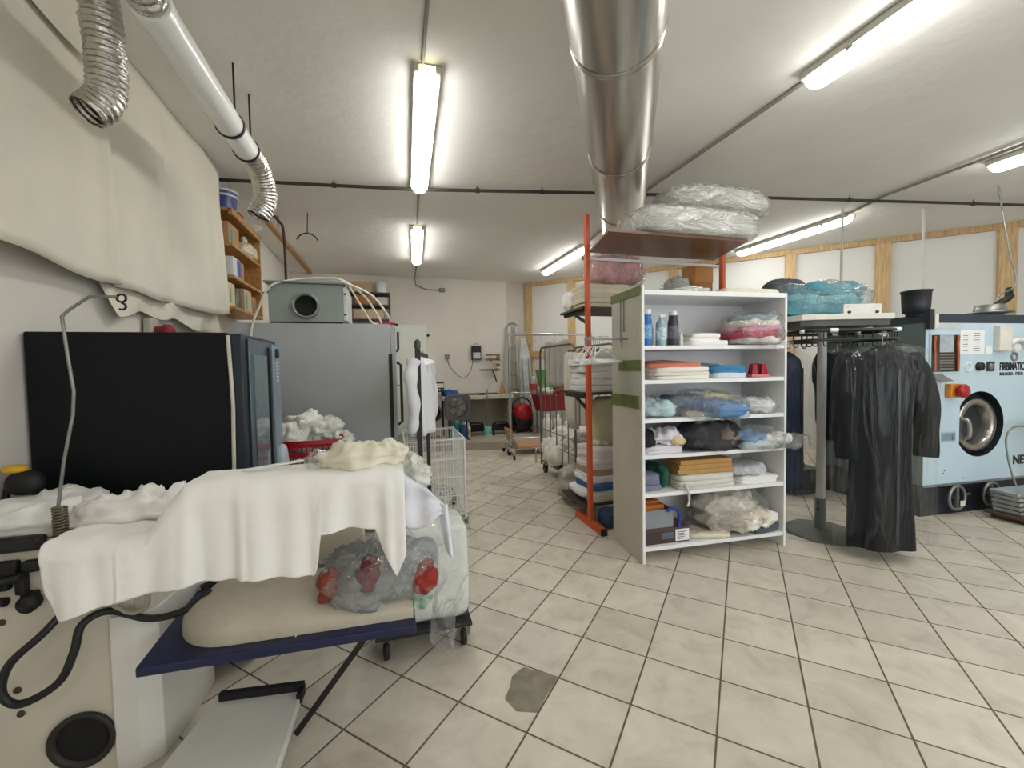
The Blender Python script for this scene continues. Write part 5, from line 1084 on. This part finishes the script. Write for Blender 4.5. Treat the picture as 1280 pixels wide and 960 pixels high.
mb.add(vs, fs); mb.add(vs, [(n + k, n + (k + 1) % n, 2 * n + (k + 1) % n, 2 * n + k) for k in range(n)], 1); mb.build('front_panel', [M_blue, mat('recess_dark', '#1f2830', .5)], t)
MB().box(0, 2.1, .101, 1.0, .3, .5).box(0, 2.1, .6, 1.0, .5, 1.80).box(1.05, 2.1, .101, .6, .5, 1.80).box(0.0, .02, .001, 1.0, .3, 1.8).box(.02, 1.05, .101, .6, 1.2, 1.8).build('body', mat('machine_side', '#5e706d', .5, .1, var=.05), t)
MB().box(.0, 2.1, -.012, .0, .285, .305).build('lower_trim', mat('trim_steel', '#8e9598', .35, .6), t)
MB().box(.02, 2.1, .03, 1.0, 0, .284).build('plinth', M_navy, t)
MB().box(.12, 2.1, .02, 1.0, 1.801, 1.885).build('top_band', mat('dark_band', '#2c3943', .5), t, bevel=.003)
MB().box(.045, .42, -.004, .0, 1.745, 1.80).build('top_plate', mat('pale_plate', '#c2cbcb', .4), t)
# porthole
M_st = mat('brushed_steel', '#b4b0a9', .28, .95, var=.06)
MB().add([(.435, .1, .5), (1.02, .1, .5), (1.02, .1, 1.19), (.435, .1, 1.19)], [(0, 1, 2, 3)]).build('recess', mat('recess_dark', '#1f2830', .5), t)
MB().lathe([(.255, .02), (.255, .095)], (.69, 0, .835), (0, 1, 0), 48, cap=False).lathe([(.258, .095), (.262, .05), (.245, .02), (.205, .015), (.19, .04), (.185, .13)], (.69, 0, .835), (0, 1, 0), 48, cap=False).build('door_ring', M_st, t)
MB().lathe([(.186, .10), (.178, .22), (.16, .26), (.16, .3), (.26, .34), (.26, .55), (.0, .57)], (.69, 0, .835), (0, 1, 0), 48, cap=False).build('drum', M_st, t)
for k in range(3):
    a_ = R(90 + 120 * k); MB().bar((.69 + .2 * cos(a_), .36, .835 + .2 * sin(a_)), (.69 + .2 * cos(a_), .54, .835 + .2 * sin(a_)), .05, .06).build('drum_rib', M_st, t, bevel=.01)
MB().tube(smooth_path([(.47, .02, .90), (.475, -.03, .895), (.50, -.035, .84), (.505, -.03, .74), (.5, .02, .71)], 6), .018, 10).build('door_handle', M_st, t)
MB().bar((.46, .01, .92), (.455, .01, .69), .03, .02, up=(0, 1, 0)).build('hinge', M_st, t)
# window with pipes, papers, controls
MB().box(.046, .396, -.006, -.001, 1.345, 1.695).build('window_recess', mat('recess_brown', '#3a302b', .6), t)
MB().box(.16, .33, -.0085, -.0065, 1.53, 1.69).build('notice', mat('notice_grey', '#aab4bd', .5, var=.1, scale=20), t)
for k in range(6): MB().box(.16, .33, -.012, -.0065, 1.37 + k * .026, 1.384 + k * .026).build('louvre', M_galv, t)
for x in (.09, .37): MB().tube([(x, -.015, 1.36), (x, -.015, 1.5), (x - .01, -.015, 1.6), (x, -.015, 1.68)], .014, 8).build('copper_pipe', mat('copper', '#9a553a', .4, .6), t)
for a_ in ((.04, 1.34, .4, 1.35), (.04, 1.69, .4, 1.70), (.04, 1.34, .05, 1.70), (.39, 1.34, .40, 1.70)): MB().box(a_[0], a_[2], -.014, -.0005, a_[1], a_[3]).build('window_edge', M_blue, t)
MB().add([(.06, -.002, 1.33), (.2, -.002, 1.33), (.25, -.06, 1.27), (.08, -.06, 1.27), (.06, -.001, 1.325), (.2, -.001, 1.325), (.25, -.057, 1.265), (.08, -.057, 1.265)], [(0, 1, 2, 3), (7, 6, 5, 4), (0, 3, 7, 4), (1, 5, 6, 2), (3, 2, 6, 7)]).build('fold_tray', M_galv, t)
MB().box(.415, .72, -.003, -.0005, 1.506, 1.735).build('paper_notice', mat('paper', '#e6e7e6', .7, var=.01), t)
mb = MB()
for r_ in range(9):
    for c_ in range(2):
        if (r_ * 5 + c_ * 3) % 7: mb.box(.45 + c_ * .13, .45 + c_ * .13 + .06 + .04 * ((r_ * 3 + c_) % 3) / 2, -.0038, -.0032, 1.70 - r_ * .02, 1.706 - r_ * .02)
mb.build('paper_print', mat('print_grey'), t)
MB().box(.735, .82, -.003, -.0005, 1.51, 1.58).build('paper_tag', mat('paper'), t)
MB().box(.84, 1.0, -.05, -.0005, 1.535, 1.775).build('intercom_box', mat('ivory_plastic', '#dcdad0', .4), t, bevel=.008)
MB().tube(smooth_path([(1.0, -.03, 1.60), (1.08, -.04, 1.64), (1.2, -.04, 1.62), (1.28, -.03, 1.55)], 6), .022, 10).build('white_hose', mat('ivory_plastic'), t)
MB().lathe([(.045, 0), (.045, -.03), (.03, -.035)], (1.11, 0, 1.565), (0, 1, 0), 20).build('white_knob', M_whitem, t)
MB().lathe([(.042, -.001), (.042, -.012), (.03, -.012), (.03, -.001)], (1.11, 0, 1.478), (0, 1, 0), 22, cap=False).build('lock_ring', M_galv, t)
MB().lathe([(.045, -.001), (.045, -.01), (.032, -.01), (.032, -.001)], (.524, 0, 1.388), (0, 1, 0), 22, cap=False).build('selector_ring', M_whitem, t)
MB().lathe([(.042, -.001), (.038, -.03), (.0, -.032)], (.655, 0, 1.392), (0, 1, 0), 22, cap=False).build('black_knob', M_rubber, t)
MB().box(.755, .845, -.012, -.0005, 1.345, 1.437).build('key_switch', mat('switch_dark', '#2b2730', .4), t, bevel=.004); MB().lathe([(.03, -.012), (.026, -.022), (.0, -.022)], (.8, 0, 1.391), (0, 1, 0), 18, cap=False).build('key_barrel', mat('key_mauve', '#8d6f7c', .4, .3), t)
M_txt = mat('black_lettering', '#10131a', .5, var=0)
text_mesh('maker_lettering', 'FIRBIMATIC', .104, M_txt, t, (.925, -.002, 1.352), (R(90), 0, 0), .001, 'black maker lettering FIRBIMATIC', .62, .0035)
text_mesh('city_lettering', 'BOLOGNA - ITALIA', .042, M_txt, t, (.928, -.002, 1.302), (R(90), 0, 0), .001, 'small lettering BOLOGNA - ITALIA', .86, .001)
text_mesh('model_lettering', 'NE', .118, M_txt, t, (1.135, -.002, .432), (R(90), 0, 0), .001, 'black lettering NE low on the front', 1.0, .005)
o = MB().box(.242, .37, -.05, -.0005, 1.112, 1.238).build('emergency_stop', mat('stop_yellow', '#d8892a', .4), t, bevel=.006)
MB().lathe([(.03, -.05), (.03, -.07), (.062, -.075), (.062, -.10), (.045, -.115), (.0, -.118)], (.325, 0, 1.175), (0, 1, 0), 26, cap=False).build('stop_button', mat('stop_red', '#a8161d', .35), o)
MB().box(.21, .385, -.004, -.0005, .695, .79).build('latch_plate', mat('latch_blue', '#9fb4c0', .4), t); MB().box(.225, .37, -.006, -.0045, .71, .775).box(.34, .37, -.012, -.006, .71, .775).build('latch_slot', mat('latch_shadow', '#7d919f', .5), t)
for u_, v_ in ((.26, .43), (.5, .34), (.245, .4)): MB().lathe([(.007, -.001), (.005, -.004), (0, -.004)], (u_, 0, v_), (0, 1, 0), 8, cap=False).build('screw', M_black, t)
for u_, hw in ((.393, 'cream tag'), (.83, 'tan tag')):
    o = MB().tube([(u_ + .098 * cos(2 * pi * k / 28), -.02, .165 + .11 * sin(2 * pi * k / 28)) for k in range(28)], .014, 8, closed=True).build('hand_wheel', M_galv, t)
    MB().bar((u_, -.02, .06), (u_, -.02, .27), .03, .014, up=(0, 1, 0)).build('spoke', M_galv, o); MB().lathe([(.02, .03), (.02, -.03)], (u_, 0, .165), (0, 1, 0), 14).build('hub', M_galv, o)
    MB().box(u_ + .01, u_ + .065, -.045, -.038, .09, .14).build('tag', mat('tag_' + hw, '#d8d6cc' if hw[0] == 'c' else '#8e8a6c', .6), o)
MB().bar((.50, -.02, .19), (.56, -.02, .19), .014, .014).build('lever', M_galv, t)
# black flue and other fittings on top
t2 = thing('flue_stub', 'short fat black pipe stub standing on the left end of the pale blue machine', 'pipe stub', (4.80, 2.70, 1.885), R(-4))
MB().lathe([(.075, .0), (.075, .02), (.10, .03), (.105, .10), (.11, .22), (.118, .225), (.118, .24), (.10, .24), (.09, .1), (0, .08)], (.045, .1, .0), n=30, cap=False).build('pipe_body', mat('flue_black', '#252a31', .5), t2)
t2 = thing('angle_bracket', 'dark upright bracket with a pale plate at the top left corner of the blue machine', 'bracket', (4.68, 2.62, 1.801), R(-4))
MB().box(.0, .055, -.03, .015, -.06, .12).build('upright_plate', mat('flue_black'), t2); MB().box(.056, .10, -.035, -.005, -.05, .075).build('pale_plate', mat('ivory_plastic'), t2)
t2 = thing('valve_flange', 'grey flanged fitting on top of the pale blue machine at the right', 'fitting', (5.85, 2.75, 1.886))
MB().lathe([(.1, 0), (.1, .03), (.17, .035), (.17, .05), (.12, .06), (.11, .12)], n=28).build('flange', M_galv, t2)
MB().tube(smooth_path([(.08, 0, .11), (.2, -.05, .2), (.3, 0, .24), (.42, .05, .3)], 6), .03, 10).build('black_hose', M_rubber, t2)
MB().tube(smooth_path([(.1, 0, .1), (.14, 0, .22), (.3, -.05, .34), (.28, .0, .7), (.3, .1, 1.38)], 6), .008, 8).build('cable', M_galv, t2)
for p_, l_ in ((((5.37, 3.86, 3.319), (5.36, 3.855, 3.2), (5.35, 3.86, 1.9)), 'white cord hanging from the ceiling behind the turquoise bag'), (((6.382, 3.616, 3.319), (6.35, 3.6, 3.2), (6.34, 3.58, 1.9)), 'white cord hanging from the ceiling behind the black pipe stub')):
    p_ = [Vector(q) for q in p_]; 
    k_ = .80
    tag(MB().tube(smooth_path(p_, 5), .014, 8).build('ceiling_wire', mat('cord_white', '#c9c8c2', .5)), l_, 'cord', 'cords hanging from the ceiling')
t2 = thing('tray_stack', 'silver wrapped stack of trays leaning at the foot of the blue machine', 'trays', (5.42, 2.33, .07), R(-4))
for i in range(5): MB().box(-.13 + .018 * i * 0 - .012 * i, .35 - .012 * i, -.1, .1, .001 + i * .042, .036 + i * .042).build('tray', mat('silver_tray', '#b6bab9', .25, .7, var=.15, bump=.3), t2, bevel=.008)
t2 = thing('wooden_pallet', 'low brown wooden board on blocks under the silver trays', 'pallet', (5.45, 2.3, 0), R(-4))
MB().box(-.2, .6, -.2, .16, .04, .069).build('deck', mat('brown_plank', '#5d4a3c', .7, var=.12), t2, bevel=.003)
for x in (-.1, .25, .5): MB().box(x - .05, x + .05, -.18, .14, 0, .04).build('block', mat('brown_plank'), t2)
tag(MB().tube(smooth_path([(5.75, 2.35, .62), (5.72, 2.36, .75), (5.62, 2.38, .83), (5.47, 2.4, .82), (5.39, 2.4, .72), (5.40, 2.38, .5), (5.42, 2.34, .30)], 8), .008, 6).build('steel_wire', M_galv), 'thin steel wire looping in front of the porthole down to the silver trays', 'wire')
t2 = thing('mop_head', 'yellow plastic mop head in front of the blue machine at the right edge', 'mop', (5.80, 2.34, .0))
MB().blob((.06, 0, .83), (.13, .05, .045), 2.6, 0, n=16).build('head', mat('yellow_plastic', '#d9a92c', .4), t2); MB().tube([(.1, 0, .8), (.12, .0, .0)], .012, 8).build('stick', M_galv, t2)
# ------------------------------------------------------------------ ironing machine in the foreground
t = thing('ironing_machine', 'cream ironing machine body at lower left carrying the blue sleeve board', 'ironing machine', (-1.1, 1.83, 0))
M_im = mat('cream_enamel', '#cbc5b5', .5, var=.03, scale=3, bump=.04)
def L(x, y, z=0): return (x + 1.1, y - 1.83, z)
poly = [(-1.52, 1.83), (-.924, 1.83), (-.874, 1.865), (-.849, 2.05), (-.849, 2.25), (-1.52, 2.25)]
MB().prism([L(*p)[:2] for p in poly], 0.004, .86).build('body', M_im, t, bevel=.006)
MB().box(.0, .175, -.012, -.0005, .62, .855).build('cover_plate', M_im, t, bevel=.003)
MB().lathe([(.075, 0), (.098, -.004), (.1, -.018), (.085, -.02), (.078, -.006)], L(-1.095, 1.83, .157), (0, 1, 0), 32, cap=False).build('port_ring', mat('port_rubber', '#2c2823', .6), t); MB().lathe([(.08, -.004), (0, -.002)], L(-1.095, 1.83, .157), (0, 1, 0), 32, cap=False).build('port_hole', M_dark, t)
for u_, v_ in ((-.17, .375), (-.165, .29), (-.2, .62)): MB().lathe([(.012, -.0005), (.01, -.006), (0, -.007)], (u_, 0, v_), (0, 1, 0), 10, cap=False).build('bolt', mat('rust', '#4f3a2c', .7), t)
mb = MB()
for (x, z, w, h) in ((-.17, .80, .07, .07), (-.10, .81, .05, .04), (-.13, .755, .03, .08), (-.2, .75, .08, .03), (-.11, .70, .045, .045)): mb.box(x - w / 2, x + w / 2, -.03, -.001, z - h / 2, z + h / 2)
mb.build('switch_group', M_rubber, t, bevel=.008)
MB().tube([(-.28, -.04, .755), (-.11, -.04, .785)], .014, 8).tube([(-.3, -.04, .72), (-.15, -.05, .71)], .016, 8).build('lever', M_rubber, t)
MB().lathe([(.028, 0), (.03, -.03), (.0, -.034)], (-.1, -.02, .69), (0, 1, 0), 16, cap=False).build('knob', M_rubber, t)
MB().bar((-.42, -.05, .90), (-.07, .0, .885), .05, .05).build('black_handle', M_rubber, t, bevel=.015)
KS = .87
def near(p): return (p[0] * KS, p[1] * KS, HC + (p[2] - HC) * KS)
MB().prism([L(*p)[:2] for p in [(-.92, 1.66), (-.55, 1.66), (-.55, 1.71), (-.70, 1.84), (-.92, 1.84)]], .80, .884).build('arm_bracket', M_im, t, bevel=.006)
MB().prism([L(*p)[:2] for p in [(-.635, 1.605), (.0, 1.60), (.022, 1.63), (.022, 1.68), (.0, 1.72), (-.635, 1.735)]], 1.055, 1.088).build('ironing_arm', mat('arm_pad', '#c9c6bd', .8), t, bevel=.012)
MB().prism([L(*p)[:2] for p in [(-.98, 1.585), (-.73, 1.585), (-.73, 1.73), (-.98, 1.73)]], .885, .92).build('left_ledge', M_im, t, bevel=.008)
MB().prism([L(*p)[:2] for p in [(-.62, 1.64), (-.55, 1.64), (-.55, 1.71), (-.62, 1.71)]], .8, 1.055).build('arm_post', M_im, t)
MB().prism([L(*p)[:2] for p in [(-1.0, 1.818), (-.925, 1.818), (-.866, 1.856), (-.841, 2.05), (-.841, 2.25), (-1.0, 2.25)]], .002, .585).build('lower_cover', mat('white_enamel', '#dbdad3', .4, var=.03), t, bevel=.003, label='whiter lower cover at the corner')
MB().box(.70, .95, .31, .40, .3, .95).build('motor_housing', mat('cream_enamel'), t, bevel=.01); MB().lathe([(.035, .56), (.035, 1.0)], (.68, .34, 0), n=18).build('grey_column', M_galv, t)
# black cable loops
tag(MB().tube(smooth_path([(-1.05, 1.81, .74), (-1.09, 1.80, .67), (-1.14, 1.75, .60), (-1.21, 1.72, .53), (-1.235, 1.72, .44), (-1.19, 1.72, .392), (-1.09, 1.72, .44), (-1.05, 1.73, .53), (-1.035, 1.75, .61), (-.98, 1.79, .625), (-.86, 1.79, .575), (-.75, 1.80, .585), (-.70, 1.86, .62)], 8), .0125, 10).build('steam_hose', mat('black_hose', '#17181b', .5, var=.05)), 'black steam hose looping down in front of the cream ironing machine', 'hose')
tag(MB().tube(smooth_path([(-.99, 1.8, .66), (-.93, 1.79, .61), (-.88, 1.79, .615), (-.865, 1.79, .66), (-.89, 1.8, .70)], 8), .009, 8).build('drain_hose', mat('beige_hose', '#a79f8c', .5)), 'short beige hose loop under the hem of the white sheet', 'hose')
t = thing('foot_pedal', 'white foot pedal platform on the floor at lower left', 'pedal', (-.6, 1.6, 0))
M_pw = mat('white_enamel', '#dbdad3', .4, var=.03)
MB().prism([(x + .6, y - 1.6) for x, y in [(-.86, 1.2), (-.80, 1.70), (-.735, 2.0), (-.40, 1.93), (-.425, 1.2)]], .06, .10).build('platform', M_pw, t, bevel=.005)
MB().prism([(x + .6, y - 1.6) for x, y in [(-.84, 1.25), (-.79, 1.70), (-.72, 1.97), (-.43, 1.9), (-.45, 1.25)]], 0, .059).build('base', mat('pedal_base', '#b9b6ac', .6), t)
MB().bar((-.12, .365, .115), (.205, .325, .115), .025, .03).build('edge_strip', M_rubber, t); MB().bar((.2, .33, .1), (.195, .27, .1), .02, .04).build('strip_end', M_rubber, t)
tag(MB().bar((-.395, 1.77, .04), (-.09, 1.68, .468), .022, .022).build('support_bar', M_black), 'black diagonal bar between the foot pedal and the blue sleeve board', 'bar')
# sleeve board
t = thing('sleeve_board', 'navy blue sleeve board with a padded cream cover sticking out to the right', 'sleeve board', (-.40, 1.829, .475)); t.scale = (1.143, 1.143, 1.143)
bp = [(-.72, 1.405), (-.73, 1.62), (-.735, 1.85), (-.62, 1.90), (-.45, 1.88), (0.0, 1.72), (.055, 1.62), (.057, 1.37)]
MB().prism([(x + .35, y - 1.6) for x, y in bp], 0, .03).build('base_board', mat('navy_paint', '#161f45', .45, var=.08), t, bevel=.006)
def pad(u, v):
    # u along x, v around the cross-section
    x = -.685 + .735 * u
    e = math.sqrt(max(0, 1 - (1 - min(1, u / .26)) ** 2.2)); yc = 1.64 - .06 * u + .01 * (1 - u); hw = (.205 - .035 * u) * e + .001
    a = pi * v; hgt = (.10 - .045 * u) * e ** .8
    y = yc - cos(a) * hw; z = .031 + sin(a) ** .55 * hgt
    k = (noise.noise(Vector((x * 9, y * 9, 1.5))) * .008 + .011 * sin((y - 1.5) * 30 + x * 12) * max(0, 1 - u * 2.2)) * sin(a)
    return (x + .35, y - 1.6, z + k)
MB().grid(pad, 60, 24).build('padded_cover', mat('padded_cotton', '#b9b1a0', .9, var=.05, bump=.25, bscale=40), t)
MB().tube([(-.37, .245, .03), (-.25, .29, .06), (-.02, .26, .055), (.12, .2, .05)], .022, 8).build('black_edge', M_rubber, t)
MB().tube([(.04, -.18, .03), (.035, .1, .10)], .002, 6).build('thread', M_linen, t)
# bag on the board
t = thing('clothes_bag', 'clear bag with a grey and red sweater lying on the blue sleeve board', 'clothes bag', (-.066, 1.765, .537)); t.scale = (1.12, 1.12, 1.2)
for c, p_, r, s in (('#87898a', (0, 0, .07), (.17, .12, .065), 1), ('#6f7274', (-.05, .04, .12), (.13, .09, .045), 2), ('#6d1f2b', (-.03, -.06, .11), (.035, .05, .045), 3), ('#8d3c2a', (-.16, -.05, .08), (.04, .05, .04), 4), ('#8d2f27', (.15, -.07, .075), (.045, .05, .04), 5), ('#9b9d9d', (.1, .03, .12), (.1, .08, .05), 6), ('#8f9192', (-.07, -.09, .045), (.09, .04, .035), 7)):
    MB().blob(p_, r, 2.3, .02, 10, s, n=20, zmin=.004, ripple=.004).build('folded_sweater', mat('sweater_' + c, c, .9, var=.12, bump=.4, bscale=60), t)
MB().blob((0, 0, .085), (.2, .145, .09), 2.3, .03, 9, 11, n=32, zmin=.001, ripple=.006).build('plastic_bag', M_film, t)
MB().grid(lambda u, v: (.15 + .05 * v + .07 * u + .02 * sin(v * 7 + u * 4), -.1 - .03 * sin(u * 8 + v * 5) + .05 * (u - .5), .06 - .24 * v + .015 * sin(u * 11 + v * 6)), 16, 16).build('bag_tail', M_film, t, label='empty end of the bag trailing over the edge')

# ------------------------------------------------------------------ white sheets on the ironing machine
hem = [(-1.16, .72), (-1.12, .615), (-1.02, .645), (-.91, .668), (-.72, .685), (-.56, .681), (-.31, .655), (-.296, .70), (-.285, .815), (-.18, .825), (-.08, .807), (-.05, .72), (.0, .61), (.04, .70)]
top = [(-1.16, .885), (-.9, .872), (-.86, .885), (-.80, .98), (-.74, 1.052), (-.3, 1.052), (0, 1.05), (.02, 1.046), (.04, 1.03)]
def sheet(u, v):
    x = -1.16 + 1.20 * u; zt, zh = interp(top, x), interp(hem, x); yb = 2.0 if x > -.8 else 1.98
    f = (.010 * sin(x * 23 + 1) + .012 * sin(x * 47 + .5) + .012 * sin(x * 11))
    for xc, wd, am in ((-.73, .03, .035), (-.97, .03, .03), (-.56, .018, .02), (-.03, .025, .03), (-.3, .02, .015), (-1.1, .03, .02)):
        f += am * math.exp(-((x - xc) / wd) ** 2)
    if v < .22:
        k = v / .22; y = yb + (1.805 - yb) * k; z = zt + .006 * noise.noise(Vector((x * 9, y * 9, 2)))
        if x < -.85: z += .012 * noise.noise(Vector((x * 14, y * 16, 5)))
    else:
        k = (v - .22) / .78; e = min(1, k * 6)
        y = 1.805 - .03 * math.sqrt(e) - f * k ** .8 + .004 * noise.noise(Vector((x * 12, k * 4, 3))); z = zt - .008 * e * (k < 1) - (zt - zh) * k
        if x < -.95: y += .02 * k
    return (x, y, z)
t = thing('white_sheet', 'large white sheet draped over the arm of the ironing machine', 'sheet', near((-.5, 1.8, .6))); t.scale = (KS, KS, KS)
MB().grid(lambda u, v: tuple(Vector(sheet(u, v)) - Vector((-.5, 1.8, .6))), 190, 34).build('sheet', M_linen, t, solid=.003)
def tail(u, v):
    x = .02 + .205 * u; zt = 1.04 - .20 * u ** .6 + .03 * sin(u * pi); zb = .80 - .09 * sin(min(1, u * 1.25) * pi) * .5 + .02 * u
    if v < .3: k = v / .3; return (x, 2.02 - .16 * k, zt - .04 * (1 - k) * u)
    k = (v - .3) / .7
    return (x, 1.86 - .03 * k - .012 * sin(k * 9 + u * 4) - .01 * sin(u * 12), zt + (zb - zt) * k)
o_ = Vector((-.5, 1.8, .6))
MB().grid(lambda u, v: tuple(Vector(tail(u, v)) - o_), 30, 20).build('sheet_corner', mat('linen_bluish', '#dcdde6', .85, var=.02, bump=.1), t, solid=.003)
MB().grid(lambda u, v: tuple(Vector((.17 + .055 * u + .02 * v, 1.855 + .02 * sin(u * 6) - .02 * v, .86 - (.10 + .13 * math.sin(min(1, u * 1.2) * pi / 2)) * v)) - o_), 14, 14).build('sheet_tail', mat('linen_bluish'), t, solid=.003)
t = thing('crumpled_sheet', 'white crumpled cloth lying on the machine top beside the spring of the wire arm', 'cloth', (-.97, 1.96, .864))
MB().blob((0, 0, .05), (.2, .12, .075), 2.3, .045, 9, 3, n=36, zmin=.002, ripple=.02).build('cloth', M_linen, t)
t = thing('crumpled_sheet', 'white sheet heaped on the machine at the far left below the black cabinet', 'cloth', (-1.33, 2.08, .864))
MB().blob((0, 0, .05), (.185, .17, .065), 3, .03, 6, 8, n=36, zmin=.002, ripple=.012).build('cloth', M_linen, t)
t = thing('cream_cloth', 'cream cloth piled on the right end of the draped ironing arm', 'cloth', (-.105, 1.665, 1.104))
MB().blob((0, 0, .035), (.15, .07, .045), 2.2, .03, 9, 4, n=32, zmin=0, ripple=.012).build('cloth', M_cream, t); MB().blob((-.11, 0, .02), (.09, .05, .03), 2.2, .03, 14, 6, n=24, zmin=0).build('plastic_wrap', M_film, t)
t = thing('clear_bag', 'crumpled clear bag beside the cream cloth at the right end of the ironing arm', 'bag', (.085, 1.72, .985))
MB().blob((0, 0, .055), (.065, .05, .055), 2.2, .035, 13, 7, n=22).build('bag', mat('crumpled_plastic'), t)
tag(MB().prism([(-.52, 1.68), (-.322, 1.653), (-.31, 1.666), (-.322, 1.683), (-.52, 1.7)], 1.108, 1.114).build('iron_rest', M_whitem, bevel=.002), 'flat white paddle lying on the draped ironing arm in front of the red basket', 'iron rest')
bpy.data.objects['iron_rest'].rotation_euler = (0, R(-7), 0); bpy.data.objects['iron_rest'].location.z += .012
t = thing('cord_holder', 'bent grey wire arm with spring base and hook before the black cabinet', 'cord holder', (-1.157, 1.88, .861))
W_ = [(-1.157, .88), (-1.16, .994), (-1.135, 1.16), (-1.103, 1.316), (-1.096, 1.401), (-1.108, 1.53), (-1.114, 1.612), (-1.118, 1.668), (-1.10, 1.69), (-1.036, 1.742), (-.953, 1.744)]
MB().tube([(x + 1.157, 0, z - .861) for x, z in W_], .0055, 8).build('wire_arm', M_galv, t)
MB().tube([(.018 * cos(a * pi / 6), .018 * sin(a * pi / 6), .012 + a * .0009) for a in range(12 * 11)], .0045, 6).build('spring', mat('old_spring', '#7a7460', .45, .7), t)
MB().lathe([(.028, 0), (.028, .012)], n=16).build('base', M_galv, t)
MB().tube(arc((.216, 0, .878), .014, 0, 2 * pi, 14), .004, 6).tube(arc((.216, 0, .848), .012, R(90), R(-130), 10), .004, 6).build('swivel_hook', M_black, t)
t = thing('iron', 'black and yellow steam iron on the machine at the far left edge', 'iron', (-1.46, 2.0, .93))
MB().blob((0, .2, .09), (.06, .04, .05), 2.4, 0, n=16).build('iron_body', M_rubber, t); MB().blob((-.03, .2, .15), (.04, .03, .018), 2.4, 0, n=14).build('yellow_cap', mat('yellow_plastic'), t)
MB().tube(smooth_path([(-.05, .2, .1), (-.07, .2, .0), (-.05, .2, -.06)], 5), .012, 8).build('cord', M_rubber, t)

# ------------------------------------------------------------------ light and view
w = bpy.data.worlds.new('world'); scene.world = w; w.use_nodes = True
w.node_tree.nodes['Background'].inputs[0].default_value = (.9, .95, 1, 1); w.node_tree.nodes['Background'].inputs[1].default_value = 2.2
scene.view_settings.view_transform = 'Standard'; scene.view_settings.look = 'None'; scene.view_settings.exposure = .62; scene.view_settings.gamma = 1
scene.view_settings.use_curve_mapping = False
scene.cycles.max_bounces = 10; scene.cycles.diffuse_bounces = 6; scene.cycles.transparent_max_bounces = 24; scene.cycles.use_denoising = True
scene.cycles.sample_clamp_indirect = 6
